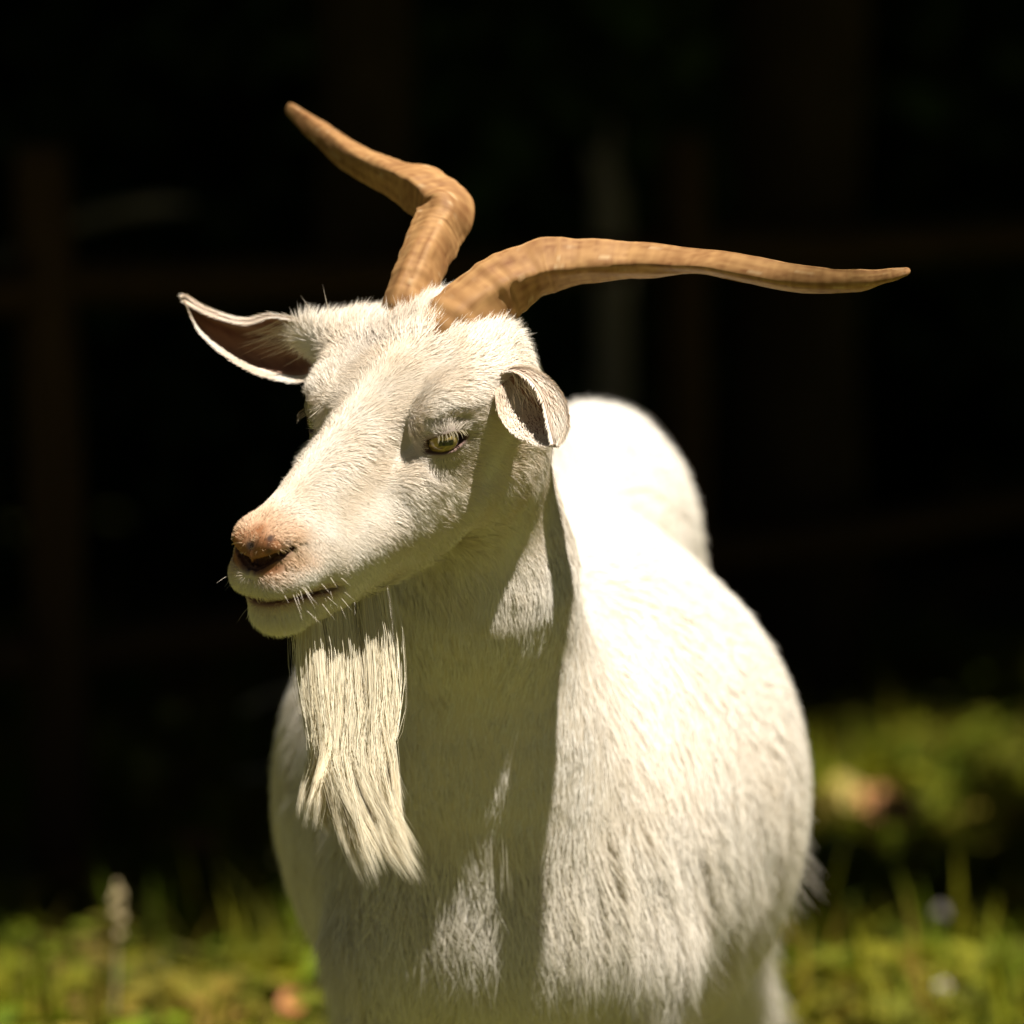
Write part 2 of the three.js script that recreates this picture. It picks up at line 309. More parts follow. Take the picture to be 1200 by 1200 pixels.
  // low sapling with a few small leaves
  const sap = (label, root, leaves, colour, seed) => {
    const t = thing('sapling', label, 'sapling', null, [root.x, 0, root.z]);
    const tips = leaves.map(([p]) => p.clone().sub(V(root.x, 0, root.z))), top = tips.reduce((a, b) => a.y > b.y ? a : b);
    mesh('stem', limb([V(0, -0.05, 0), top.clone().multiplyScalar(0.5).add(V(0.02, 0, 0)), top], [0.007, 0.005, 0.002], 6, 0.05, 6, seed), barkMat, t);
    const lm = new THREE.MeshPhysicalMaterial({ color: lin(...colour), roughness: 0.6, side: THREE.DoubleSide, transmission: 0.3, thickness: 0 });
    tips.forEach((p, i) => { const l = mesh('leaf', leafG, lm, t); l.position.copy(p); l.rotation.set(0.5, leaves[i][1], 0.2); l.scale.setScalar(leaves[i][2]); mesh('twig', limb([top.clone().multiplyScalar(0.6 + 0.08 * i), p.clone().lerp(top, 0.3), p], [0.003, 0.002, 0.001], 5, 0, 4, i), barkMat, t); });
  };
  const w1 = P(182, 903, -4.35);
  sap('sapling by the fence with a yellow leaf', G(196, 985).setY(0), [[w1, 1.3, 1.0], [P(205, 840, -4.35), 0.4, 0.7], [P(165, 925, -4.33), 2.4, 0.6]], [0.30, 0.27, 0.03], 5);
  sap('green sapling with small leaves behind the goat\'s muzzle', G(300, 965).setY(0), [[P(308, 548, -4.6), 0.5, 0.32], [P(318, 580, -4.6), 1.9, 0.4], [P(298, 610, -4.62), 1.0, 0.35], [P(322, 640, -4.6), 2.6, 0.35]], [0.03, 0.08, 0.012], 6);
  // dead pale branch lying in the shade, reaching up behind the goat's shoulder
  {
    const b = P(355, 812, -3.9), t = thing('dead_branch', 'pale dead branch propped in the shade behind the goat\'s shoulder', 'branch', null, [b.x, 0, b.z]), L = (px, py, z) => P(px, py, z).sub(V(b.x, 0, b.z));
    mesh('stem', limb([G(520, 985).setY(0.02).sub(V(b.x, 0, b.z)), L(420, 850, -3.92), L(355, 811, -3.9), L(318, 815, -3.88), L(284, 832, -3.86)], [0.014, 0.010, 0.007, 0.006, 0.004], 8, 0.12, 7, 3), paleMat, t);
    mesh('twig', limb([L(430, 855, -3.92), L(360, 900, -3.95), L(310, 906, -3.98), L(276, 910, -4.0)], [0.006, 0.005, 0.0045, 0.003], 7, 0.1, 6, 4), paleMat, t);
  }
  // dead stub of a young tree
  {
    const b = P(712, 232, -6.9), t = thing('dead_stump', 'broken grey dead stem standing in the wood beside a fence post', 'stump', null, [b.x, 0, b.z]), L = (px, py) => P(px, py, -6.9).sub(V(b.x, 0, b.z));
    mesh('stem', limb([V(0, -0.05, 0), V(0.01, b.y * 0.5, 0), L(714, 235), L(706, 196), L(694, 178)], [0.045, 0.04, 0.034, 0.027, 0.014], 10, 0.15, 8, 7), paleMat, t);
    mesh('twig', limb([L(710, 205), L(714, 170), L(717, 138)], [0.013, 0.009, 0.004], 7, 0.1, 6, 8), paleMat, t);
  }
  { // broken hanging bough catching the sun
    const b = P(195, 241, -5.6), t = thing('fallen_bough', 'short bare bough caught level in the dark above the far ear', 'branch', null, [b.x, 0, b.z]), L = (px, py, z) => P(px, py, z).sub(V(b.x, 0, b.z));
    mesh('stem', limb([L(225, 241, -5.6), L(195, 240, -5.6), L(165, 243, -5.6), L(90, 262, -5.9), L(20, 300, -6.4), L(-60, 420, -6.8), L(-90, 600, -7)], [0.005, 0.010, 0.012, 0.014, 0.016, 0.02, 0.022], 8, 0.12, 5, 12), paleMat, t);
  }
  // dry seed stalk before the fence
  const stalk = (label, base, top, head, colour, seed) => {
    const t = thing('dry_stalk', label, 'stalk', null, [base.x, 0, base.z]), T = top.clone().sub(V(base.x, 0, base.z)), m = new THREE.MeshStandardMaterial({ color: lin(...colour), roughness: 0.9 }), R = rng(seed), gs = [];
    mesh('stem', limb([V(0, -0.03, 0), T.clone().multiplyScalar(0.5).add(V(0.006, 0, 0)), T], [0.0030, 0.0026, 0.0018], 6, 0.06, 8, seed), m, t);
    for (let i = 0; i < head.n; i++) { const u = R(), g = new THREE.IcosahedronGeometry(head.s * (0.6 + 0.7 * R()), 1); g.scale(0.7, 1.5, 0.7); g.rotateZ((R() - 0.5) * 1.4); const p = T.clone().addScaledVector(V(0, 1, 0), -u * head.l); g.translate(p.x + (R() - 0.5) * head.w, p.y, p.z + (R() - 0.5) * head.w); gs.push(g); }
    mesh('seed_head', mergeGeometries(gs), m, t);
  };
  stalk('thin dry straw stalk with a knotted seed head near the fence post', G(122, 1275), P(137, 1036, G(122, 1275).z), { n: 26, s: 0.0045, l: 0.075, w: 0.012 }, [0.42, 0.33, 0.17], 41);
  stalk('brown dry dock stalk with an orange head in the lit grass', G(1062, 1045), P(1050, 935, G(1062, 1045).z), { n: 30, s: 0.008, l: 0.035, w: 0.05 }, [0.40, 0.20, 0.07], 42);
  stalk('short withered stalk leaning over the lit grass beside the goat\'s belly', G(975, 1010), P(968, 925, G(975, 1010).z), { n: 26, s: 0.008, l: 0.05, w: 0.05 }, [0.42, 0.30, 0.06], 43);
  // white clover heads
  for (const [px, py, label] of [[1115, 1022, 'large white clover head beside the brown dock stalk'], [1102, 1070, 'white clover head low in the grass under the large one'], [985, 1000, 'white clover head close to the goat\'s flank'], [1105, 1160, 'white clover head in the dark strip of grass'], [200, 1140, 'white clover head in the grass by the straw stalk']]) {
    const p = G(px, py, 0.07), t = thing('clover_flower', label, 'flower', 'white clover heads in the grass', [p.x, 0, p.z]), R = rng(px), gs = [];
    mesh('stem', limb([V(0, -0.02, 0), V(0.004, 0.035, 0), V(0, 0.068, 0)], [0.0016, 0.0014, 0.0012], 5, 0, 3, 1), new THREE.MeshStandardMaterial({ color: lin(0.10, 0.16, 0.03), roughness: 0.8 }), t);
    for (let i = 0; i < 34; i++) { const u = R() * 2 - 1, a = R() * 6.28, s = Math.sqrt(1 - u * u), g = new THREE.ConeGeometry(0.0032, 0.012, 5); g.rotateX(Math.PI / 2); g.lookAt(V(Math.cos(a) * s, u, Math.sin(a) * s)); g.translate(Math.cos(a) * s * 0.009, 0.07 + u * 0.009, Math.sin(a) * s * 0.009); gs.push(g); }
    mesh('flower_head', mergeGeometries(gs), new THREE.MeshStandardMaterial({ color: lin(0.62, 0.56, 0.48), roughness: 0.8 }), t);
  }
  // bright autumn leaves that stand out singly
  one('fallen_leaf', 'orange fallen leaf lying in the grass under the goat\'s belly', 'leaf', leafG, [0.50, 0.17, 0.03], G(345, 1180, 0.06), [0.5, 0.4, 0.2], 0.7);
  one('fallen_leaf', 'orange fallen leaf resting on the lit grass by the brown dock stalk', 'leaf', leafG, [0.50, 0.20, 0.05], G(1035, 945, 0.08), [0.6, 1.2, 0.2], 1.2);
  one('fallen_leaf', 'yellow fallen leaf at the edge of the shade', 'leaf', leafG, [0.45, 0.33, 0.05], G(995, 940, 0.08), [0.6, 0.4, -0.2], 1.3);
}

// ------------------------------------------------------------------ goat
// signed distances -> one continuous body surface
function smin(a, b, k) { const h = Math.max(k - Math.abs(a - b), 0) / k; return Math.min(a, b) - h * h * k * 0.25; }
function cap(x, y, z, A, B, ra, rb) {
  const bx = B[0] - A[0], by = B[1] - A[1], bz = B[2] - A[2], px = x - A[0], py = y - A[1], pz = z - A[2];
  const t = clamp((px * bx + py * by + pz * bz) / (bx * bx + by * by + bz * bz), 0, 1);
  return Math.hypot(px - bx * t, py - by * t, pz - bz * t) - (ra + (rb - ra) * t);
}
function ell(x, y, z, C, R) {
  const px = x - C[0], py = y - C[1], pz = z - C[2];
  const k0 = Math.hypot(px / R[0], py / R[1], pz / R[2]), k1 = Math.hypot(px / (R[0] * R[0]), py / (R[1] * R[1]), pz / (R[2] * R[2]));
  return k1 < 1e-9 ? -Math.min(...R) : k0 * (k0 - 1) / k1;
}
const O = P(456, 502, 0), YAW = 41 * Math.PI / 180, PITCH = 27 * Math.PI / 180, ROLL = 6 * Math.PI / 180;
const F = V(-Math.sin(YAW) * Math.cos(PITCH), -Math.sin(PITCH), Math.cos(YAW) * Math.cos(PITCH));
let Lf = V(Math.cos(YAW), 0, Math.sin(YAW)), U = V().crossVectors(F, Lf);
{ const l = Lf.clone().multiplyScalar(Math.cos(ROLL)).addScaledVector(U, -Math.sin(ROLL)); U = U.clone().multiplyScalar(Math.cos(ROLL)).addScaledVector(Lf, Math.sin(ROLL)); Lf = l; }
const H = (a, b, c) => O.clone().addScaledVector(F, a).addScaledVector(U, b).addScaledVector(Lf, c);      // head frame -> world
const toHead = (p) => { const d = p.clone().sub(O); return [d.dot(F), d.dot(U), d.dot(Lf)]; };
const EYE = [0.007, 0.006, 0.0650], EYE_R = 0.0165;
const E3 = V(0.30, 0.10, 1).normalize(), E1 = V(1, 0.33, 0).addScaledVector(E3, -V(1, 0.33, 0).dot(E3)).normalize(), E2 = V().crossVectors(E3, E1);   // eye frame inside the head frame (left side)
function eyeLocal(a, b, c) { const x = a - EYE[0], y = b - EYE[1], z = Math.abs(c) - EYE[2]; return [x * E1.x + y * E1.y + z * E1.z, x * E2.x + y * E2.y + z * E2.z, x * E3.x + y * E3.y + z * E3.z]; }
function vesica(x, y, L, h) { const d = (L * L - h * h) / (2 * h), R = d + h; return Math.max(Math.hypot(x, y + d), Math.hypot(x, y - d)) - R; }
const mouthLine = (a) => -0.053 - 0.014 * sstep(0.200, 0.145, a);
const NOS = [[0.2085, -0.021, 0.0035], [0.2065, -0.0185, 0.0085], [0.2000, -0.0125, 0.0245], [0.1800, -0.0090, 0.0345]];
function nostrilSdf(a, b, c) { // a slanting slit that runs back into the nose
  let d = 1;
  for (let i = 0; i < 3; i++) { const A = NOS[i], B = NOS[i + 1], r0 = [0.0040, 0.0044, 0.0032, 0.0018][i], r1 = [0.0040, 0.0044, 0.0032, 0.0018][i + 1]; for (const q of [0.001, -0.006, -0.012]) d = Math.min(d, cap(a, b, c, [A[0] + q, A[1] - q * 0.1, A[2]], [B[0] + q, B[1] - q * 0.1, B[2] + q * 0.5], r0, r1)); }
  return d;
}
function headSdf(a, b, c) {
  c = Math.abs(c);
  let d = ell(a, b, c, [-0.080, -0.016, 0], [0.070, 0.060, 0.068]);
  d = smin(d, ell(a, b, c, [-0.058, 0.009, 0], [0.072, 0.040, 0.058]), 0.03);
  d = smin(d, ell(a, b, c, [-0.098, 0.029, 0], [0.030, 0.021, 0.050]), 0.03);
  d = smin(d, ell(a, b, c, [-0.016, 0.027, 0.059], [0.042, 0.018, 0.020]), 0.022);
  d = smin(d, ell(a, b, c, [-0.044, 0.010, 0.057], [0.046, 0.034, 0.034]), 0.03);                  // temple
  d = smin(d, cap(a, b, c * 1.12, [-0.02, 0.004, 0], [0.162, -0.018, 0], 0.046, 0.029), 0.03);
  d = smin(d, cap(a, b, c, [0.0, -0.050, 0.041], [0.135, -0.049, 0.019], 0.038, 0.030), 0.03);
  d = smin(d, ell(a, b, c, [0.164, -0.034, 0], [0.044, 0.038, 0.037]), 0.02);
  d = smin(d, ell(a, b, c, [0.180, -0.006, 0.016], [0.016, 0.012, 0.014]), 0.014);
  d = smin(d, ell(a, b, c, [0.176, -0.038, 0.014], [0.034, 0.020, 0.026]), 0.012);
  d = smin(d, cap(a, b, c, [0.02, -0.080, 0.030], [0.155, -0.078, 0.003], 0.029, 0.023), 0.022);
  d = smin(d, ell(a, b, c, [0.179, -0.070, 0], [0.031, 0.026, 0.028]), 0.012);
  d = smin(d, ell(a, b, c, [-0.058, -0.055, 0.046], [0.06, 0.05, 0.030]), 0.03);
  d = smin(d, cap(a, b, c, [-0.05, -0.006, 0.066], [0.045, -0.022, 0.052], 0.020, 0.014), 0.025);
  const [e1, e2, e3] = eyeLocal(a, b, c);
  if (Math.hypot(e1, e2, e3) < 0.06) {
    d = smin(d, Math.hypot(e1, e2, e3) - EYE_R - 0.0032, 0.010);                                    // lids over the ball
    d = Math.min(d + 0.0022 * Math.exp(-(((e2 - 0.0165) / 0.003) ** 2)) * sstep(0.024, 0.01, Math.abs(e1)) * sstep(0.0, 0.012, e3), d + 1);     // crease of the upper lid
    const open = Math.max(vesica(e1 - 0.004, e2 + 0.003 + 0.12 * (e1 - 0.004), 0.0225, 0.0077), -e3 + 0.004);
    d = -smin(-d, open, 0.002);
  }
  if (a > 0.12) {
    const groove = Math.max(Math.abs(b - mouthLine(a)) - 0.0024, 0.144 - a, -d - 0.008);
    d = -smin(-d, groove, 0.003);
    d = -smin(-d, nostrilSdf(a, b, c), 0.0025);
    const phil = cap(a, b, c, [0.221, -0.022, 0], [0.222, -0.046, 0], 0.003, 0.003);
    d = -smin(-d, phil, 0.006);
  }
  return d;
}
const arr = (v) => [v.x, v.y, v.z];
const J = (px, py, z) => arr(P(px, py, z));
// [from, to, radius, radius, blend]
const bones = [
  [arr(H(-0.085, -0.025, 0)), J(566, 700, -0.155), 0.060, 0.070, 0.05],
  [J(566, 700, -0.155), J(576, 860, -0.235), 0.070, 0.088, 0.05],
  [J(576, 860, -0.235), J(592, 1000, -0.32), 0.088, 0.120, 0.07],
  [arr(H(-0.10, -0.03, 0)), J(596, 770, -0.29), 0.050, 0.075, 0.05],
  [J(425, 408, -0.085), J(358, 392, -0.096), 0.017, 0.008, 0.02],
  [J(592, 1000, -0.32), J(640, 1000, -0.60), 0.145, 0.20, 0.10],
  [J(640, 790, -0.46), J(692, 640, -0.98), 0.080, 0.090, 0.06],
  [J(668, 985, -0.36), J(730, 1110, -0.29), 0.090, 0.046, 0.045],
  [J(730, 1110, -0.29), J(742, 1300, -0.27), 0.048, 0.032, 0.04],
  [J(742, 1300, -0.27), J(744, 1500, -0.28), 0.033, 0.025, 0.03],
  [J(744, 1500, -0.28), J(744, 1590, -0.27), 0.026, 0.030, 0.02],
  [J(530, 985, -0.36), J(464, 1110, -0.29), 0.090, 0.046, 0.045],
  [J(464, 1110, -0.29), J(446, 1300, -0.27), 0.048, 0.032, 0.04],
  [J(446, 1300, -0.27), J(444, 1500, -0.28), 0.033, 0.025, 0.03],
  [J(444, 1500, -0.28), J(444, 1590, -0.27), 0.026, 0.030, 0.02],
];
for (const s of [[770, 785, 850, 845], [530, 505, 455, 460]]) bones.push(
  [J(lerp(s[0], 660, 0.4), 760, -1.0), J(s[1], 1000, -0.90), 0.11, 0.075, 0.08], [J(s[1], 1000, -0.90), J(s[2], 1190, -1.08), 0.075, 0.036, 0.05],
  [J(s[2], 1190, -1.08), J(s[3], 1350, -1.03), 0.034, 0.026, 0.03], [J(s[3], 1350, -1.03), J(s[3], 1415, -1.01), 0.027, 0.030, 0.02]);
bones.push([J(705, 560, -1.12), J(712, 520, -1.25), 0.035, 0.018, 0.04]);
const lumps = [
  [J(634, 925, -0.64), [0.264, 0.270, 0.38], 0.07],
  [J(694, 612, -0.98), [0.106, 0.115, 0.18], 0.04],
  [J(592, 1085, -0.255), [0.115, 0.075, 0.085], 0.07],
  [J(694, 890, -0.44), [0.080, 0.14, 0.11], 0.06],
  [J(498, 880, -0.42), [0.080, 0.14, 0.11], 0.06],
];
function bodySdf(x, y, z) {
  let d = 1;
  for (const [A, B, ra, rb, k] of bones) d = smin(d, cap(x, y, z, A, B, ra, rb), k);
  for (const [C, R, k] of lumps) d = smin(d, ell(x, y, z, C, R), k);
  return d;
}
function goatSdf(x, y, z) {
  const px = x - O.x, py = y - O.y, pz = z - O.z, a = px * F.x + py * F.y + pz * F.z, b = px * U.x + py * U.y + pz * U.z, c = px * Lf.x + py * Lf.y + pz * Lf.z;
  const far = Math.hypot(a, b, c);
  if (far > 0.42) return bodySdf(x, y, z);
  const h = headSdf(a, b, c);
  if (a > 0.09) return h;
  return smin(h, bodySdf(x, y, z), 0.05 * sstep(0.09, 0.0, a) + 1e-4);
}
function surfaceNets(f, lo, hi, h, keep) {
  const nx = Math.ceil((hi.x - lo.x) / h) + 1, ny = Math.ceil((hi.y - lo.y) / h) + 1, nz = Math.ceil((hi.z - lo.z) / h) + 1, val = new Float32Array(nx * ny * nz);
  const skip = 3;    // coarse blocks far from the surface need only one value
  const at = (i, j, k) => (k * ny + j) * nx + i;
  for (let k = 0; k < nz; k += skip) for (let j = 0; j < ny; j += skip) for (let i = 0; i < nx; i += skip) {
    const c = f(lo.x + (i + 1) * h, lo.y + (j + 1) * h, lo.z + (k + 1) * h), fill = Math.abs(c) > h * 4.5;
    for (let c2 = k; c2 < Math.min(k + skip, nz); c2++) for (let b2 = j; b2 < Math.min(j + skip, ny); b2++) for (let a2 = i; a2 < Math.min(i + skip, nx); a2++) val[at(a2, b2, c2)] = fill ? c : f(lo.x + a2 * h, lo.y + b2 * h, lo.z + c2 * h);
  }
  const id = new Int32Array(nx * ny * nz).fill(-1), pos = [], idx = [], v = new Float64Array(8);
  for (let k = 0; k < nz - 1; k++) for (let j = 0; j < ny - 1; j++) for (let i = 0; i < nx - 1; i++) {
    let m = 0;
    for (let q = 0; q < 8; q++) { v[q] = val[at(i + (q & 1), j + (q >> 1 & 1), k + (q >> 2))]; if (v[q] < 0) m |= 1 << q; }
    if (m === 0 || m === 255) continue;
    if (keep && !keep(lo.x + (i + 0.5) * h, lo.y + (j + 0.5) * h, lo.z + (k + 0.5) * h)) continue;
    let sx = 0, sy = 0, sz = 0, n = 0;
    for (let q = 0; q < 8; q++) for (const bit of [1, 2, 4]) if (!(q & bit)) {
      const r = q | bit; if ((v[q] < 0) === (v[r] < 0)) continue;
      const t = v[q] / (v[q] - v[r]);
      sx += (q & 1) + (bit === 1 ? t : 0); sy += (q >> 1 & 1) + (bit === 2 ? t : 0); sz += (q >> 2) + (bit === 4 ? t : 0); n++;
    }
    id[at(i, j, k)] = pos.length / 3; pos.push(lo.x + (i + sx / n) * h, lo.y + (j + sy / n) * h, lo.z + (k + sz / n) * h);
  }
  const quad = (a, b, c, d, flip) => { if (a < 0 || b < 0 || c < 0 || d < 0) return; if (flip) idx.push(a, c, b, a, d, c); else idx.push(a, b, c, a, c, d); };
  for (let k = 1; k < nz - 1; k++) for (let j = 1; j < ny - 1; j++) for (let i = 1; i < nx - 1; i++) {
    const s = val[at(i, j, k)] < 0;
    if (s !== val[at(i + 1, j, k)] < 0) quad(id[at(i, j - 1, k - 1)], id[at(i, j, k - 1)], id[at(i, j, k)], id[at(i, j - 1, k)], !s);
    if (s !== val[at(i, j + 1, k)] < 0) quad(id[at(i - 1, j, k - 1)], id[at(i - 1, j, k)], id[at(i, j, k)], id[at(i, j, k - 1)], !s);
    if (s !== val[at(i, j, k + 1)] < 0) quad(id[at(i - 1, j - 1, k)], id[at(i, j - 1, k)], id[at(i, j, k)], id[at(i - 1, j, k)], !s);
  }
  const nor = new Float32Array(pos.length), e = h * 0.5;
  for (let q = 0; q < pos.length; q += 3) {
    const x = pos[q], y = pos[q + 1], z = pos[q + 2], gx = f(x + e, y, z) - f(x - e, y, z), gy = f(x, y + e, z) - f(x, y - e, z), gz = f(x, y, z + e) - f(x, y, z - e), l = Math.hypot(gx, gy, gz) || 1;
    nor[q] = gx / l; nor[q + 1] = gy / l; nor[q + 2] = gz / l;
  }
  return { pos: new Float32Array(pos), nor, idx: new Uint32Array(idx) };
}
const CUT = P(562, 655, -0.135), CUT_N = V(-0.02, 0.91, 0.41).normalize();
const cutSide = (x, y, z) => (x - CUT.x) * CUT_N.x + (y - CUT.y) * CUT_N.y + (z - CUT.z) * CUT_N.z;
const inHeadBox = (x, y, z) => Math.hypot(x - O.x, y - O.y, z - O.z) < 0.30;
const headLo = V(O.x - 0.22, O.y - 0.25, O.z - 0.24), headHi = V(O.x + 0.24, O.y + 0.20, O.z + 0.20);
const headNet = surfaceNets(goatSdf, headLo, headHi, 0.0022, (x, y, z) => cutSide(x, y, z) > -0.014 && inHeadBox(x, y, z));
const bodyNet = surfaceNets(goatSdf, V(-0.36, 0.03, -1.42), V(0.40, 1.12, -0.02), 0.011, (x, y, z) => !(cutSide(x, y, z) > 0.014 && inHeadBox(x, y, z)));

// colours of skin and coat
const eyeWorld = [H(EYE[0], EYE[1], EYE[2]), H(EYE[0], EYE[1], -EYE[2])];
const spots = [[0.199, -0.0028, -0.0018, 0.0042], [0.1936, 0.006, 0.0188, 0.0048], [0.2021, -0.0042, 0.0196, 0.0060], [0.1847, -0.0024, 0.0311, 0.0042], [0.198, 0.001, 0.019, 0.0034]];
function headTints(a, b, c, p) {   // how much each coloured area covers a place on the head
  const wob = noise(p.x * 70, p.y * 70, p.z * 70) * 0.010;
  const nose = sstep(0.140, 0.192, a + wob) * sstep(-0.034, -0.018, b + wob * 0.4);
  const pad = sstep(0.172, 0.196, a + wob * 1.2 - Math.max(0, Math.abs(c) - 0.02) * 0.6) * sstep(-0.027, -0.020, b + wob * 0.3);
  const lips = sstep(0.013, 0.004, Math.abs(b - mouthLine(a) - 0.001)) * sstep(0.140, 0.158, a);
  const [e1, e2, e3] = eyeLocal(a, b, c), er = Math.hypot(e1 * 0.75, e2);
  const eye = e3 > -0.01 ? sstep(0.036, 0.014, er + wob) : 0;
  const rim = e3 > 0 ? sstep(0.0035, 0.0005, vesica(e1 - 0.004, e2 + 0.003 + 0.12 * (e1 - 0.004), 0.0225, 0.0077)) : 0;
  const tear = Math.exp(-(((e1 - 0.020) / 0.010) ** 2) - (((e2 + 0.022) / 0.012) ** 2)) * (e3 > -0.02 ? 1 : 0);
  let spot = 0; for (const s of spots) spot = Math.max(spot, sstep(s[3] * 1.3, s[3] * 0.6, Math.hypot(a - s[0], b - s[1], c - s[2]) + wob * 0.15));
  const nos = sstep(0.0025, -0.0005, nostrilSdf(a, b, Math.abs(c)));  // darker inside the nostril slits
  const grey = Math.exp(-(((a + 0.045) / 0.035) ** 2) - (((c + 0.035) / 0.022) ** 2)) * sstep(0.02, 0.05, b);  // greyer patch on the far side of the forehead
  return { nos, nose, pad, lips, eye, rim, tear, spot, grey };
}
const mix3 = (A, B, t) => [lerp(A[0], B[0], t), lerp(A[1], B[1], t), lerp(A[2], B[2], t)];
function skinColour(p, head) {
  let c = [0.66, 0.58, 0.47];
  if (!head) return c;
  const [a, b, cc] = toHead(p), g = headTints(a, b, cc, p), n = 0.85 + 0.3 * noise(p.x * 160, p.y * 160, p.z * 160);
  c = mix3(c, [0.56, 0.34, 0.19], g.nose * 0.8);
  c = mix3(c, [0.40 * n, 0.165 * n, 0.068 * n], g.pad);
  c = mix3(c, [0.17, 0.06, 0.045], g.lips * 0.9);
  c = mix3(c, [0.26, 0.20, 0.17], Math.max(g.eye * 0.75, g.tear * 0.7, g.grey * 0.7));
  c = mix3(c, [0.16, 0.085, 0.065], g.rim);
  c = mix3(c, [0.05, 0.036, 0.034], g.spot * 0.92);
  c = mix3(c, [0.07, 0.025, 0.02], g.nos * 0.9);
  return c;
}
const hideMat = new THREE.MeshPhysicalMaterial({ color: 0xffffff, vertexColors: true, roughness: 0.62, specularIntensity: 0.6 });
const furMat = new THREE.MeshStandardMaterial({ color: 0xffffff, vertexColors: true, roughness: 0.55, side: THREE.DoubleSide });
const goat = thing('goat', 'white long-bearded goat with wide twisted brown horns standing in the sun', 'goat', null, [0, 0, 0]);
{
  const n1 = headNet.pos.length, n2 = bodyNet.pos.length, pos = new Float32Array(n1 + n2), nor = new Float32Array(n1 + n2), col = new Float32Array(n1 + n2), idx = new Uint32Array(headNet.idx.length + bodyNet.idx.length);
  pos.set(headNet.pos); pos.set(bodyNet.pos, n1); nor.set(headNet.nor); nor.set(bodyNet.nor, n1); idx.set(headNet.idx); bodyNet.idx.forEach((v, i) => { idx[headNet.idx.length + i] = v + n1 / 3; });
  for (let i = 0; i < pos.length; i += 3) { const c = skinColour(V(pos[i], pos[i + 1], pos[i + 2]), i < n1); col[i] = c[0]; col[i + 1] = c[1]; col[i + 2] = c[2]; }
  mesh('body', geom(pos, idx, nor, col), hideMat, goat);
}
// strands are flat tapering ribbons laid along the coat, two bends each
class Strands {
  constructor() { this.p = []; this.n = []; this.c = []; this.i = []; }
  add(pts, widths, nrm, colour, tip) {
    const m = pts.length, base = this.p.length / 3;
    for (let k = 0; k < m; k++) {
      const q = pts[k], u = pts[Math.min(k + 1, m - 1)], w = pts[Math.max(k - 1, 0)];
      let tx = u[0] - w[0], ty = u[1] - w[1], tz = u[2] - w[2];
      let sx = ty * nrm[2] - tz * nrm[1], sy = tz * nrm[0] - tx * nrm[2], sz = tx * nrm[1] - ty * nrm[0]; const l = Math.hypot(sx, sy, sz) || 1; const h = widths[k] * 0.5 / l;
      const f = k / (m - 1), r = colour[0] * (1 + (tip - 1) * f), g = colour[1] * (1 + (tip - 1) * f), b = colour[2] * (1 + (tip - 1) * f);
      if (k < m - 1) { this.p.push(q[0] - sx * h, q[1] - sy * h, q[2] - sz * h, q[0] + sx * h, q[1] + sy * h, q[2] + sz * h); this.n.push(...nrm, ...nrm); this.c.push(r, g, b, r, g, b); }
      else { this.p.push(q[0], q[1], q[2]); this.n.push(...nrm); this.c.push(r, g, b); }
      if (k < m - 2) { const a = base + k * 2; this.i.push(a, a + 1, a + 2, a + 1, a + 3, a + 2); } else if (k === m - 2) { const a = base + k * 2; this.i.push(a, a + 1, a + 2); }
    }
  }
  build(name, mat, parent) {
    const m = mesh(name, geom(this.p, this.i, this.n, this.c), mat, parent); return m;
  }
}
